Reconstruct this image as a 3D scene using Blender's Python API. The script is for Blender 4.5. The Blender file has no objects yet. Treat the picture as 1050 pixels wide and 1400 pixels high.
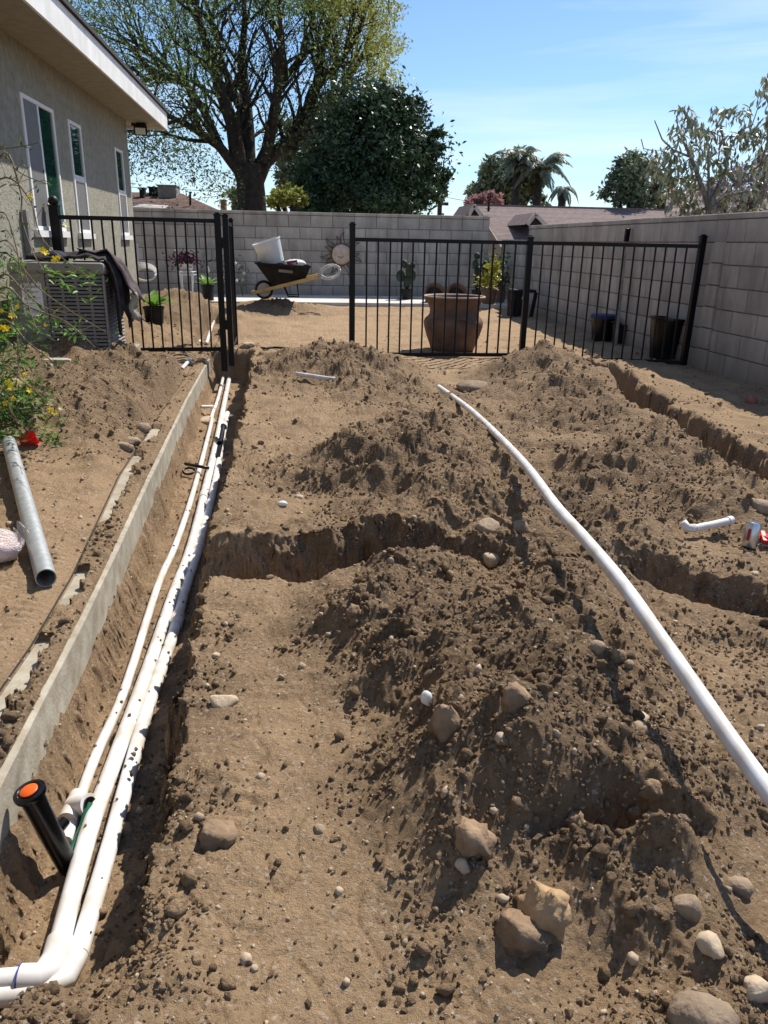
import bpy, math, random
import numpy as np
from mathutils import Vector, Matrix, Quaternion

random.seed(7); RNG = np.random.default_rng(7)
C = bpy.context.scene.collection
SC = bpy.context.scene

# ------------------------------------------------------------------ camera, sky, sun, exposure
F, W, Hh, EYE = 1050., 1050., 1400., 1.12
ROLL = math.atan(0.02)
_c, _s = math.cos(-ROLL), math.sin(-ROLL)
_x, _y = 395. - W/2, 330. - Hh/2
_xr, _yr = _c*_x - _s*_y, _s*_x + _c*_y
PITCH = math.atan(-_yr/F); YAW = math.atan(_xr*math.cos(PITCH)/F)
fh = np.array([math.sin(-YAW), math.cos(-YAW), 0.])
fwd = fh*math.cos(PITCH) + np.array([0, 0, -math.sin(PITCH)])
r0 = np.array([fh[1], -fh[0], 0.]); u0 = np.cross(r0, fwd)
EP = np.array([0, 0, EYE])
cam = bpy.data.cameras.new('camera'); co = bpy.data.objects.new('camera', cam); C.objects.link(co)
R_, U_ = _c*r0 - _s*u0, _s*r0 + _c*u0
M = Matrix(((R_[0], U_[0], -fwd[0], 0), (R_[1], U_[1], -fwd[1], 0), (R_[2], U_[2], -fwd[2], EYE), (0, 0, 0, 1)))
co.matrix_world = M
cam.sensor_fit = 'VERTICAL'; cam.sensor_height = 24; cam.lens = 24*F/Hh
cam.clip_start = 0.05; cam.clip_end = 3000
SC.camera = co

SUN = Vector((0.52, 0.60, 1.0)).normalized()
w = bpy.data.worlds.new('World'); SC.world = w; w.use_nodes = True
nt = w.node_tree; bg = nt.nodes['Background']
sky = nt.nodes.new('ShaderNodeTexSky'); sky.sky_type = 'NISHITA'; sky.sun_disc = False
sky.sun_elevation = math.asin(SUN.z); sky.sun_rotation = math.atan2(SUN.x, SUN.y)
sky.air_density = 1.0; sky.dust_density = 0.15; sky.ozone_density = 3.0
tc = nt.nodes.new('ShaderNodeTexCoord')
mp = nt.nodes.new('ShaderNodeMapping'); mp.inputs['Scale'].default_value = (1.0, 1.6, 11.0); mp.inputs['Rotation'].default_value = (0.0, 0.10, 0.3)
nz = nt.nodes.new('ShaderNodeTexNoise'); nz.inputs['Scale'].default_value = 1.5; nz.inputs['Detail'].default_value = 7; nz.inputs['Roughness'].default_value = 0.55; nz.inputs['Distortion'].default_value = 0.5
rp = nt.nodes.new('ShaderNodeValToRGB'); rp.color_ramp.elements[0].position = 0.45; rp.color_ramp.elements[1].position = 0.78
rp.color_ramp.elements[1].color = (0.55, 0.55, 0.55, 1)
mx = nt.nodes.new('ShaderNodeMix'); mx.data_type = 'RGBA'
mx.inputs[7].default_value = (8.0, 8.6, 9.4, 1)
nt.links.new(tc.outputs['Generated'], mp.inputs[0]); nt.links.new(mp.outputs[0], nz.inputs['Vector'])
nt.links.new(nz.outputs['Fac'], rp.inputs[0]); nt.links.new(rp.outputs[0], mx.inputs[0])
tn = nt.nodes.new('ShaderNodeMix'); tn.data_type = 'RGBA'; tn.blend_type = 'MULTIPLY'; tn.inputs[0].default_value = 1.0; tn.inputs[7].default_value = (0.80, 0.91, 1.05, 1)
nt.links.new(sky.outputs[0], tn.inputs[6]); nt.links.new(tn.outputs[2], mx.inputs[6]); nt.links.new(mx.outputs[2], bg.inputs[0])
bg.inputs[1].default_value = 0.10
sl = bpy.data.lights.new('sun', 'SUN'); sl.energy = 4.7; sl.angle = math.radians(0.55); sl.color = (1.0, 0.93, 0.83)
so = bpy.data.objects.new('sun', sl); C.objects.link(so); so.rotation_euler = SUN.to_track_quat('Z', 'Y').to_euler(); so.location = (10, 12, 20)
SC.view_settings.view_transform = 'Standard'; SC.view_settings.look = 'None'
SC.view_settings.exposure = 0.52; SC.view_settings.gamma = 1; SC.view_settings.use_curve_mapping = False
SC.render.engine = 'CYCLES'
SC.cycles.max_bounces = 6; SC.cycles.use_denoising = True

# ------------------------------------------------------------------ where a sight line meets a plane (used to survey positions)
def ray(px, py):
    x, y = px - W/2, py - Hh/2
    xr, yr = _c*x - _s*y, _s*x + _c*y
    return fwd + xr/F*r0 - yr/F*u0
def atz(px, py, z=0.): d = ray(px, py); return EP + d*((z-EYE)/d[2])
def aty(px, py, Y): d = ray(px, py); return EP + d*(Y/d[1])
def atx(px, py, X): d = ray(px, py); return EP + d*(X/d[0])

# ------------------------------------------------------------------ materials
def L(nt, a, b): nt.links.new(a, b)
def mat(name, col, rough=0.8, metal=0.0, var=0.12, scale=8.0, bump=0.0, bscale=60.0, col2=None, spec=0.3, per_obj=0.0, island=0.0, trans=0.0):
    m = bpy.data.materials.new(name); m.use_nodes = True; nt = m.node_tree
    b = nt.nodes['Principled BSDF']; b.inputs['Roughness'].default_value = rough; b.inputs['Metallic'].default_value = metal
    b.inputs['Specular IOR Level'].default_value = spec
    tc = nt.nodes.new('ShaderNodeTexCoord')
    n = nt.nodes.new('ShaderNodeTexNoise'); n.inputs['Scale'].default_value = scale; n.inputs['Detail'].default_value = 6
    L(nt, tc.outputs['Object'], n.inputs['Vector'])
    c2 = col2 if col2 else tuple(x*(1-var*2) for x in col)
    mx = nt.nodes.new('ShaderNodeMix'); mx.data_type = 'RGBA'
    mx.inputs[6].default_value = (*[x*(1+var*0.6) for x in col], 1); mx.inputs[7].default_value = (*c2, 1)
    rp = nt.nodes.new('ShaderNodeValToRGB'); rp.color_ramp.elements[0].position = 0.35; rp.color_ramp.elements[1].position = 0.7
    L(nt, n.outputs['Fac'], rp.inputs[0]); L(nt, rp.outputs[0], mx.inputs[0])
    out = mx.outputs[2]
    if per_obj or island:
        if island:
            r = nt.nodes.new('ShaderNodeNewGeometry').outputs['Random Per Island']; amt = island
        else:
            r = nt.nodes.new('ShaderNodeObjectInfo').outputs['Random']; amt = per_obj
        mr = nt.nodes.new('ShaderNodeMapRange'); mr.inputs[3].default_value = 1-amt; mr.inputs[4].default_value = 1+amt
        L(nt, r, mr.inputs[0])
        hs = nt.nodes.new('ShaderNodeHueSaturation'); L(nt, mr.outputs[0], hs.inputs['Value']); L(nt, out, hs.inputs['Color']); out = hs.outputs[0]
    L(nt, out, b.inputs['Base Color'])
    if bump:
        n2 = nt.nodes.new('ShaderNodeTexNoise'); n2.inputs['Scale'].default_value = bscale; n2.inputs['Detail'].default_value = 5
        L(nt, tc.outputs['Object'], n2.inputs['Vector'])
        bp = nt.nodes.new('ShaderNodeBump'); bp.inputs['Strength'].default_value = 1; bp.inputs['Distance'].default_value = bump
        L(nt, n2.outputs['Fac'], bp.inputs['Height']); L(nt, bp.outputs[0], b.inputs['Normal'])
    if trans:
        tr = nt.nodes.new('ShaderNodeBsdfTranslucent'); L(nt, out, tr.inputs[0])
        ms = nt.nodes.new('ShaderNodeMixShader'); ms.inputs[0].default_value = trans
        L(nt, b.outputs[0], ms.inputs[1]); L(nt, tr.outputs[0], ms.inputs[2])
        L(nt, ms.outputs[0], nt.nodes['Material Output'].inputs[0])
    return m

SAND = (0.405, 0.280, 0.164); SOIL = (0.182, 0.124, 0.073)
def add_stain(m, amt=0.35, base=True):
    nt = m.node_tree; b = nt.nodes['Principled BSDF']; src = b.inputs['Base Color'].links[0].from_socket
    g = nt.nodes.new('ShaderNodeNewGeometry'); mp = nt.nodes.new('ShaderNodeMapping'); mp.inputs['Scale'].default_value = (1.6, 1.6, .55); L(nt, g.outputs['Position'], mp.inputs[0])
    n = nt.nodes.new('ShaderNodeTexNoise'); n.inputs['Scale'].default_value = 2.2; n.inputs['Detail'].default_value = 8; n.inputs['Roughness'].default_value = .65; L(nt, mp.outputs[0], n.inputs['Vector'])
    r = nt.nodes.new('ShaderNodeValToRGB'); r.color_ramp.elements[0].position = .36; r.color_ramp.elements[1].position = .62; r.color_ramp.elements[0].color = (1-amt, 1-amt, 1-amt*1.05, 1); r.color_ramp.elements[1].color = (1.0, 1.0, 1.0, 1); L(nt, n.outputs['Fac'], r.inputs[0])
    x = nt.nodes.new('ShaderNodeMix'); x.data_type = 'RGBA'; x.blend_type = 'MULTIPLY'; x.inputs[0].default_value = 1; L(nt, src, x.inputs[6]); L(nt, r.outputs[0], x.inputs[7]); out = x.outputs[2]
    if base:
        sp = nt.nodes.new('ShaderNodeSeparateXYZ'); L(nt, g.outputs['Position'], sp.inputs[0])
        ad = nt.nodes.new('ShaderNodeMath'); ad.operation = 'MULTIPLY_ADD'; ad.inputs[1].default_value = -.5; L(nt, n.outputs['Fac'], ad.inputs[0]); L(nt, sp.outputs[2], ad.inputs[2])
        mr = nt.nodes.new('ShaderNodeMapRange'); mr.inputs[1].default_value = -.25; mr.inputs[2].default_value = .12; mr.inputs[3].default_value = .65; mr.inputs[4].default_value = 0; L(nt, ad.outputs[0], mr.inputs[0])
        y = nt.nodes.new('ShaderNodeMix'); y.data_type = 'RGBA'; L(nt, mr.outputs[0], y.inputs[0]); L(nt, out, y.inputs[6]); y.inputs[7].default_value = (.27, .20, .13, 1); out = y.outputs[2]
    L(nt, out, b.inputs['Base Color'])
def dirt_mat(name, attr=True, island=False):
    m = bpy.data.materials.new(name); m.use_nodes = True; nt = m.node_tree
    b = nt.nodes['Principled BSDF']; b.inputs['Roughness'].default_value = 0.95; b.inputs['Specular IOR Level'].default_value = 0.12
    tc = nt.nodes.new('ShaderNodeTexCoord'); P = tc.outputs['Object']
    def noise(s, d=5, r=0.55):
        n = nt.nodes.new('ShaderNodeTexNoise'); n.inputs['Scale'].default_value = s; n.inputs['Detail'].default_value = d; n.inputs['Roughness'].default_value = r
        L(nt, P, n.inputs['Vector']); return n.outputs['Fac']
    def math_(op, a, bb, c=None):
        n = nt.nodes.new('ShaderNodeMath'); n.operation = op
        for i, v in enumerate((a, bb, c)):
            if v is None: continue
            if isinstance(v, (int, float)): n.inputs[i].default_value = v
            else: L(nt, v, n.inputs[i])
        return n.outputs[0]
    def mix(fac, a, bb):
        n = nt.nodes.new('ShaderNodeMix'); n.data_type = 'RGBA'
        for i, v in ((0, fac), (6, a), (7, bb)):
            if isinstance(v, tuple): n.inputs[i].default_value = (*v, 1)
            elif isinstance(v, (int, float)): n.inputs[i].default_value = v
            else: L(nt, v, n.inputs[i])
        return n.outputs[2]
    if attr:
        a = nt.nodes.new('ShaderNodeAttribute'); a.attribute_name = 'loose'; lo = a.outputs['Fac']
    else:
        lo = 0.75
    f = math_('ADD', lo, math_('ADD', math_('MULTIPLY', math_('SUBTRACT', noise(6, 7, .72), 0.5), 1.0), math_('MULTIPLY', math_('SUBTRACT', noise(2.1, 4, .6), 0.56), 1.5))); f = math_('MINIMUM', math_('MAXIMUM', f, 0.0), 1.0)
    c = mix(f, SAND, SOIL)
    c = mix(math_('MULTIPLY', noise(1.1, 3), 0.40), c, (0.27, 0.19, 0.118))
    c = mix(math_('MULTIPLY', math_('MAXIMUM', math_('SUBTRACT', noise(2.3, 5, .65), 0.50), 0.0), 2.6), c, (0.135, 0.092, 0.058))
    # grain: light and dark specks
    vo = nt.nodes.new('ShaderNodeTexVoronoi'); vo.inputs['Scale'].default_value = 170; L(nt, P, vo.inputs['Vector'])
    sx = nt.nodes.new('ShaderNodeSeparateColor'); L(nt, vo.outputs['Color'], sx.inputs[0])
    sp = math_('GREATER_THAN', sx.outputs[0], 0.955); c = mix(math_('MULTIPLY', sp, 0.5), c, (0.5, 0.44, 0.36))
    sp = math_('LESS_THAN', sx.outputs[1], 0.07); c = mix(math_('MULTIPLY', sp, 0.45), c, (0.13, 0.09, 0.06))
    v = math_('ADD', math_('MULTIPLY', noise(60, 4, .7), 0.7), 0.65)
    if island:
        g = nt.nodes.new('ShaderNodeNewGeometry')
        v = math_('MULTIPLY', v, math_('ADD', math_('MULTIPLY', g.outputs['Random Per Island'], 0.5), 0.78))
    hs = nt.nodes.new('ShaderNodeHueSaturation'); L(nt, v, hs.inputs['Value']); L(nt, c, hs.inputs['Color'])
    L(nt, hs.outputs[0], b.inputs['Base Color'])
    h = math_('ADD', math_('MULTIPLY', noise(90, 6, .75), 0.010), math_('MULTIPLY', noise(320, 3, .7), 0.004))
    vo2 = nt.nodes.new('ShaderNodeTexVoronoi'); vo2.inputs['Scale'].default_value = 75; L(nt, P, vo2.inputs['Vector'])
    h = math_('ADD', h, math_('MULTIPLY', math_('MULTIPLY', math_('SUBTRACT', 1.0, vo2.outputs['Distance']), 0.006), lo))
    bp = nt.nodes.new('ShaderNodeBump'); bp.inputs['Distance'].default_value = 1.25; bp.inputs['Strength'].default_value = 1.0
    L(nt, h, bp.inputs['Height']); L(nt, bp.outputs[0], b.inputs['Normal'])
    return m

def glass_mat(name, col, rough=0.03):
    m = mat(name, col, rough, 0, 0.05, 3, spec=0.8); return m
def clear_mat(name, col, alpha_mix=0.5, rough=0.15):
    m = bpy.data.materials.new(name); m.use_nodes = True; nt = m.node_tree
    b = nt.nodes['Principled BSDF']; b.inputs['Base Color'].default_value = (*col, 1); b.inputs['Roughness'].default_value = rough
    t = nt.nodes.new('ShaderNodeBsdfTransparent'); ms = nt.nodes.new('ShaderNodeMixShader'); ms.inputs[0].default_value = alpha_mix
    n = nt.nodes.new('ShaderNodeTexNoise'); n.inputs['Scale'].default_value = 30; bp = nt.nodes.new('ShaderNodeBump'); bp.inputs['Distance'].default_value = 0.01
    L(nt, n.outputs[0], bp.inputs['Height']); L(nt, bp.outputs[0], b.inputs['Normal'])
    L(nt, b.outputs[0], ms.inputs[1]); L(nt, t.outputs[0], ms.inputs[2]); L(nt, ms.outputs[0], nt.nodes['Material Output'].inputs[0])
    return m

MT = {
 'dirt': dirt_mat('dirt'), 'clod': dirt_mat('clod_soil', False, True),
 'block': mat('concrete_block', (0.47, 0.42, 0.36), 0.92, var=0.10, scale=3, bump=0.003, bscale=120, per_obj=0.10),
 'mortar': mat('mortar', (0.15, 0.13, 0.115), 0.95, var=0.15, bump=0.002),
 'stucco': mat('stucco', (0.31, 0.295, 0.235), 0.95, var=0.12, scale=14, bump=0.010, bscale=55),
 'soffit': mat('soffit_stucco', (0.31, 0.285, 0.22), 0.95, var=0.08, scale=10, bump=0.004, bscale=70),
 'white_paint': mat('white_paint', (0.80, 0.80, 0.78), 0.5, var=0.05, scale=6),
 'vinyl': mat('white_vinyl', (0.78, 0.78, 0.76), 0.4, var=0.03),
 'shingle': mat('dark_shingle', (0.05, 0.048, 0.05), 0.9, var=0.2, scale=30, bump=0.004),
 'glass': glass_mat('window_glass', (0.012, 0.05, 0.036)),
 'shade': mat('green_blind', (0.05, 0.16, 0.11), 0.15, var=0.06, spec=0.7),
 'screen': mat('insect_screen', (0.16, 0.155, 0.15), 0.6, var=0.06, scale=20, spec=0.4),
 'black_metal': mat('black_powder_coat', (0.004, 0.004, 0.0055), 0.38, var=0.2, scale=30, spec=0.22),
 'pvc': mat('white_pvc', (0.74, 0.74, 0.74), 0.40, var=0.04, scale=14, col2=(0.55, 0.49, 0.41), spec=0.45),
 'pvc_blue': mat('blue_pvc_ring', (0.05, 0.08, 0.35), 0.5),
 'black_plastic': mat('black_plastic', (0.006, 0.006, 0.007), 0.25, var=0.2, scale=12, spec=0.35),
 'dusty_black': mat('dusty_black_plastic', (0.012, 0.012, 0.013), 0.5, var=0.3, scale=12, spec=0.25),
 'orange': mat('orange_plastic', (0.85, 0.12, 0.015), 0.4),
 'green_pvc': mat('green_pipe', (0.012, 0.13, 0.07), 0.35, spec=0.5),
 'concrete': mat('concrete', (0.42, 0.385, 0.31), 0.92, var=0.14, scale=14, bump=0.002, bscale=90, col2=(0.30, 0.25, 0.18)),
 'slab': mat('patio_concrete', (0.62, 0.59, 0.54), 0.9, var=0.08, scale=3, bump=0.001),
 'steel': mat('galvanized_steel', (0.48, 0.50, 0.50), 0.46, 0.6, var=0.10, scale=45),
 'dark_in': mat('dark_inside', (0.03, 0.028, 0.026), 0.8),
 'ac_paint': mat('tan_grey_enamel', (0.25, 0.225, 0.195), 0.5, var=0.08, scale=8, spec=0.4),
 'ac_dark': mat('condenser_coil', (0.012, 0.012, 0.012), 0.8),
 'paper': mat('label_paper', (0.75, 0.75, 0.73), 0.6, var=0.03),
 'ink': mat('label_ink', (0.02, 0.02, 0.022), 0.7),
 'cloth': mat('dark_jacket_cloth', (0.035, 0.030, 0.034), 0.9, var=0.3, scale=14, bump=0.004, bscale=60),
 'cloth2': mat('jacket_lining', (0.11, 0.085, 0.085), 0.95, var=0.25, scale=20, bump=0.003, bscale=80),
 'cloth3': mat('pale_glove_cloth', (0.35, 0.33, 0.26), 0.95, var=0.2, bump=0.003),
 'navy': mat('navy_cap_cloth', (0.01, 0.018, 0.05), 0.8),
 'red': mat('red_plastic', (0.65, 0.02, 0.012), 0.3, spec=0.5),
 'mint': mat('mint_plastic', (0.12, 0.50, 0.40), 0.35, spec=0.5),
 'alu': mat('aluminium_can', (0.62, 0.64, 0.68), 0.28, 0.85, var=0.1),
 'alu_red': mat('can_print_red', (0.35, 0.05, 0.06), 0.35, 0.5),
 'stone': mat('river_stone', (0.275, 0.205, 0.14), 0.9, var=0.25, scale=24, bump=0.006, bscale=55, per_obj=0.16, col2=(0.20, 0.15, 0.10)),
 'pale_stone': mat('pale_stone', (0.39, 0.315, 0.225), 0.9, var=0.20, scale=24, bump=0.006, bscale=50, island=0.25, col2=(0.30, 0.225, 0.15)),
 'clod_one': mat('earth_clod', (0.27, 0.185, 0.115), 0.95, var=0.22, scale=16, bump=0.012, bscale=34, per_obj=0.12),
 'tan_clod': mat('tan_earth_clod', (0.42, 0.28, 0.155), 0.95, var=0.16, scale=14, bump=0.010, bscale=34),
 'terracotta': mat('aged_terracotta', (0.17, 0.105, 0.075), 0.8, var=0.25, scale=7, bump=0.002, col2=(0.10, 0.065, 0.05)),
 'rim': mat('pale_glaze_rim', (0.42, 0.30, 0.23), 0.7, var=0.15),
 'cactus': mat('dark_cactus', (0.03, 0.05, 0.03), 0.7, var=0.2, bump=0.004),
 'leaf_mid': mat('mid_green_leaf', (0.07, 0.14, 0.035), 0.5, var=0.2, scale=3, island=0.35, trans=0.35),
 'leaf_bright': mat('bright_green_leaf', (0.16, 0.32, 0.05), 0.45, var=0.15, scale=6, per_obj=0.2, trans=0.35),
 'leaf_dark': mat('dark_glossy_leaf', (0.05, 0.095, 0.042), 0.42, var=0.2, scale=0.6, island=0.5, trans=0.18, spec=0.4),
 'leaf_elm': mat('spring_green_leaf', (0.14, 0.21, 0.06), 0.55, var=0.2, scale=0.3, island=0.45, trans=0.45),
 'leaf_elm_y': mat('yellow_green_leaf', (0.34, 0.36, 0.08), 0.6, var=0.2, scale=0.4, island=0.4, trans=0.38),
 'leaf_far': mat('far_green_leaf', (0.19, 0.24, 0.14), 0.5, var=0.2, scale=0.5, island=0.45, trans=0.25),  # lightened so the leaf colour itself carries the distance haze
 'leaf_palm': mat('palm_leaf', (0.19, 0.24, 0.17), 0.5, var=0.2, scale=0.5, island=0.3, trans=0.3, spec=0.3),  # palm green paled as well, haze put into the colour
 'leaf_mag': mat('leathery_leaf', (0.23, 0.26, 0.15), 0.33, var=0.25, scale=5, per_obj=0.35, island=0.0, trans=0.2, spec=0.6),
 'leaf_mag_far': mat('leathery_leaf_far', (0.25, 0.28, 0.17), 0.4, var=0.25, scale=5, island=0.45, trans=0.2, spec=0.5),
 'leaf_yel': mat('croton_leaf', (0.45, 0.42, 0.06), 0.4, var=0.2, island=0.35, trans=0.3),
 'purple': mat('purple_leaf', (0.055, 0.012, 0.03), 0.5, island=0.5, trans=0.25),
 'blossom': mat('lilac_blossom', (0.40, 0.34, 0.42), 0.7, island=0.3, trans=0.3),
 'pink': mat('pink_blossom', (0.42, 0.24, 0.22), 0.7, island=0.3, trans=0.3),
 'yellow': mat('yellow_petal', (0.90, 0.68, 0.02), 0.5, var=0.05, trans=0.3),
 'pale_yellow': mat('pale_yellow_petal', (0.85, 0.80, 0.40), 0.5, var=0.05, trans=0.3),
 'white_petal': mat('white_petal', (0.80, 0.80, 0.78), 0.5, var=0.04, trans=0.3),
 'stem': mat('woody_stem', (0.17, 0.13, 0.08), 0.8, var=0.2),
 'green_stem': mat('green_stem', (0.10, 0.14, 0.05), 0.6),
 'bark': mat('tree_bark', (0.050, 0.042, 0.036), 0.95, var=0.25, scale=6, bump=0.03, bscale=12),
 'bark_pale': mat('pale_bark', (0.22, 0.19, 0.165), 0.9, var=0.2, scale=14, bump=0.005),
 'roof_brown': mat('brown_roof_shingle', (0.17, 0.105, 0.085), 0.9, var=0.15, scale=4, per_obj=0.12),
 'roof_mauve': mat('mauve_roof_shingle', (0.195, 0.145, 0.135), 0.9, var=0.15, scale=6, per_obj=0.14),
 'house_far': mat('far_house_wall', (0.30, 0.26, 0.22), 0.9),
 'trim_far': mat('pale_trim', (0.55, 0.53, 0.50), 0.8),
 'grey_metal': mat('grey_sheet_metal', (0.24, 0.23, 0.23), 0.6, 0.2),
 'brick': mat('chimney_brick', (0.22, 0.10, 0.07), 0.9, var=0.2, scale=20),
 'wood': mat('pine_wood', (0.62, 0.42, 0.15), 0.6, var=0.12, scale=5),
 'grey_wood': mat('grey_wood', (0.30, 0.27, 0.22), 0.85, var=0.2, scale=9),
 'rubber': mat('black_rubber', (0.02, 0.02, 0.02), 0.8),
 'tire_hub': mat('pale_hub', (0.50, 0.46, 0.40), 0.7),
 'bucket': clear_mat('milky_bucket', (0.72, 0.73, 0.70), 0.18, 0.4),
 'mixed': mat('bucket_contents', (0.50, 0.46, 0.30), 0.8, var=0.3, scale=12, col2=(0.14, 0.20, 0.26)),
 'bag_red': mat('red_print', (0.30, 0.02, 0.04), 0.5),
 'bag': clear_mat('clear_bag', (0.85, 0.82, 0.80), 0.45, 0.12),
 'salmon': mat('salmon_cloth', (0.70, 0.40, 0.30), 0.9, var=0.15, scale=14, bump=0.006, bscale=30),
 'sun_face': mat('glazed_sun_face', (0.55, 0.42, 0.36), 0.35, var=0.2, scale=14, col2=(0.50, 0.36, 0.22)),
 'rust': mat('rusty_wire', (0.09, 0.055, 0.035), 0.8, var=0.2),
 'blue_lid': mat('blue_lid', (0.012, 0.03, 0.12), 0.5),
 'brown_ball': mat('brown_ball', (0.26, 0.10, 0.06), 0.6, var=0.15),
 'sack': mat('gray_tray', (0.42, 0.44, 0.44), 0.6),
 'hose': mat('pale_hose', (0.62, 0.62, 0.58), 0.5),
}

add_stain(MT['block'], .36); add_stain(MT['stucco'], .12); add_stain(MT['white_paint'], .12, False); add_stain(MT['concrete'], .25, False); add_stain(MT['slab'], .15, False)
# ------------------------------------------------------------------ mesh helpers
def rotm(axis, ang): return Matrix.Rotation(ang, 3, axis)
class MB:
    def __init__(s): s.v = []; s.f = []; s.mi = []; s.cur = 0
    def add(s, vs, fs):
        n = len(s.v); s.v += [tuple(v) for v in vs]; s.f += [tuple(i+n for i in f) for f in fs]; s.mi += [s.cur]*len(fs); return s
    def box(s, lo, hi, rot=None, org=None):
        x0, y0, z0 = lo; x1, y1, z1 = hi
        vs = [Vector(p) for p in ((x0,y0,z0),(x1,y0,z0),(x1,y1,z0),(x0,y1,z0),(x0,y0,z1),(x1,y0,z1),(x1,y1,z1),(x0,y1,z1))]
        if rot is not None:
            o = Vector(org or (0,0,0)); vs = [rot @ (v-o) + o for v in vs]
        return s.add(vs, [(3,2,1,0),(4,5,6,7),(0,1,5,4),(1,2,6,5),(2,3,7,6),(3,0,4,7)])
    def bar(s, a, b, wx, wz=None, up=(0,0,1)):
        a, b = Vector(a), Vector(b); wz = wz or wx; d = (b-a).normalized(); u = Vector(up)
        if abs(d.dot(u)) > 0.98: u = Vector((0,1,0))
        x = d.cross(u).normalized()*wx/2; z = x.normalized().cross(d).normalized()*wz/2
        vs = [a-x-z, a+x-z, a+x+z, a-x+z, b-x-z, b+x-z, b+x+z, b-x+z]
        return s.add(vs, [(3,2,1,0),(4,5,6,7),(0,1,5,4),(1,2,6,5),(2,3,7,6),(3,0,4,7)])
    def tube(s, path, rad, n=12, cap=True):
        P = [Vector(p) for p in path]; m = len(P); rad = [rad]*m if isinstance(rad, (int, float)) else list(rad)
        t0 = (P[1]-P[0]).normalized(); u = t0.orthogonal().normalized(); vs = []
        for i in range(m):
            t = ((P[min(i+1,m-1)]-P[i]).normalized() + (P[i]-P[max(i-1,0)]).normalized()) if 0 < i < m-1 else (P[min(i+1,m-1)]-P[max(i-1,0)])
            t = t.normalized(); u = (u - t*u.dot(t)).normalized(); v = t.cross(u)
            for k in range(n):
                a = 2*math.pi*k/n; vs.append(P[i] + (u*math.cos(a)+v*math.sin(a))*rad[i])
        fs = [(i*n+k, i*n+(k+1)%n, (i+1)*n+(k+1)%n, (i+1)*n+k) for i in range(m-1) for k in range(n)]
        if cap: fs += [tuple(reversed(range(n))), tuple((m-1)*n+k for k in range(n))]
        return s.add(vs, fs)
    def lathe(s, prof, n=32, org=(0,0,0), rot=None, closed=False):
        o = Vector(org); vs = []
        for r, z in prof:
            for k in range(n):
                a = 2*math.pi*k/n; p = Vector((r*math.cos(a), r*math.sin(a), z))
                if rot is not None: p = rot @ p
                vs.append(p+o)
        m = len(prof)
        fs = [(i*n+k, i*n+(k+1)%n, (i+1)*n+(k+1)%n, (i+1)*n+k) for i in range(m-1) for k in range(n)]
        fs += [tuple(reversed(range(n))), tuple((m-1)*n+k for k in range(n))]
        return s.add(vs, fs)
    def sheet(s, grid, thick=0.0):
        R, K = len(grid), len(grid[0]); vs = [p for row in grid for p in row]
        return s.add(vs, [(i*K+j, i*K+j+1, (i+1)*K+j+1, (i+1)*K+j) for i in range(R-1) for j in range(K-1)])
    def prism(s, poly, off):
        n = len(poly); a = [Vector(p) for p in poly]; b = [p+Vector(off) for p in a]
        return s.add(a+b, [tuple(range(n)), tuple(reversed(range(n, 2*n)))] + [(i, i+n, (i+1)%n+n, (i+1)%n) for i in range(n)])
    def build(s, name, m, parent=None, smooth=False, bevel=0, loc=None, angle=None):
        me = bpy.data.meshes.new(name); me.from_pydata(s.v, [], s.f)
        for x in (m if isinstance(m, list) else [m]): me.materials.append(x)
        if isinstance(m, list): me.polygons.foreach_set('material_index', s.mi)
        me.validate(); me.update()
        if smooth:
            me.polygons.foreach_set('use_smooth', [True]*len(me.polygons))
            if angle: me.set_sharp_from_angle(angle=math.radians(angle))
        o = bpy.data.objects.new(name, me); C.objects.link(o)
        if parent: o.parent = parent; o.matrix_parent_inverse = parent.matrix_world.inverted() if False else Matrix.Translation(-parent.location)
        if bevel:
            b = o.modifiers.new('edge', 'BEVEL'); b.width = bevel; b.segments = 2; b.limit_method = 'ANGLE'
        return o
def tag(o, label, cat, group=None, kind=None):
    if label: o['label'] = label
    if cat: o['category'] = cat
    if group: o['group'] = group
    if kind: o['kind'] = kind
    return o
def struct(o): o['kind'] = 'structure'; return o
def stuff(o): o['kind'] = 'stuff'; return o
def thing(name, loc, label, cat, group=None):
    e = bpy.data.objects.new(name, None); C.objects.link(e); e.location = loc; e.empty_display_size = 0.1
    tag(e, label, cat, group); return e
def link_mesh(name, me, parent, mw):
    o = bpy.data.objects.new(name, me); C.objects.link(o)
    if parent: o.parent = parent; o.matrix_local = Matrix.Translation(-parent.location) @ mw
    else: o.matrix_world = mw
    return o

# ------------------------------------------------------------------ numpy noise
def _hash(ix, iy, seed):
    h = (ix.astype(np.int64)*374761393 + iy.astype(np.int64)*668265263 + seed*1442695041) & 0x7fffffff
    h = ((h ^ (h >> 13))*1274126177) & 0x7fffffff
    h = (h ^ (h >> 16)) & 0x7fffffff
    return h/float(0x7fffffff)
def vnoise(x, y, seed=0):
    ix, iy = np.floor(x), np.floor(y); fx, fy = x-ix, y-iy; out = 0
    g = []
    for dx in (0, 1):
        for dy in (0, 1):
            a = _hash(ix+dx, iy+dy, seed)*2*np.pi
            g.append(np.cos(a)*(fx-dx) + np.sin(a)*(fy-dy))
    u = fx*fx*fx*(fx*(fx*6-15)+10); v = fy*fy*fy*(fy*(fy*6-15)+10)
    return ((g[0]*(1-v)+g[1]*v)*(1-u) + (g[2]*(1-v)+g[3]*v)*u)*1.5
def fbm(x, y, s, octv=4, seed=0, r=0.5):
    o = 0; a = 1; t = 0
    for i in range(octv):
        o = o + a*vnoise(x*s*2**i+7.3*i, y*s*2**i-3.1*i, seed+i); t += a; a *= r
    return o/t
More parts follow.
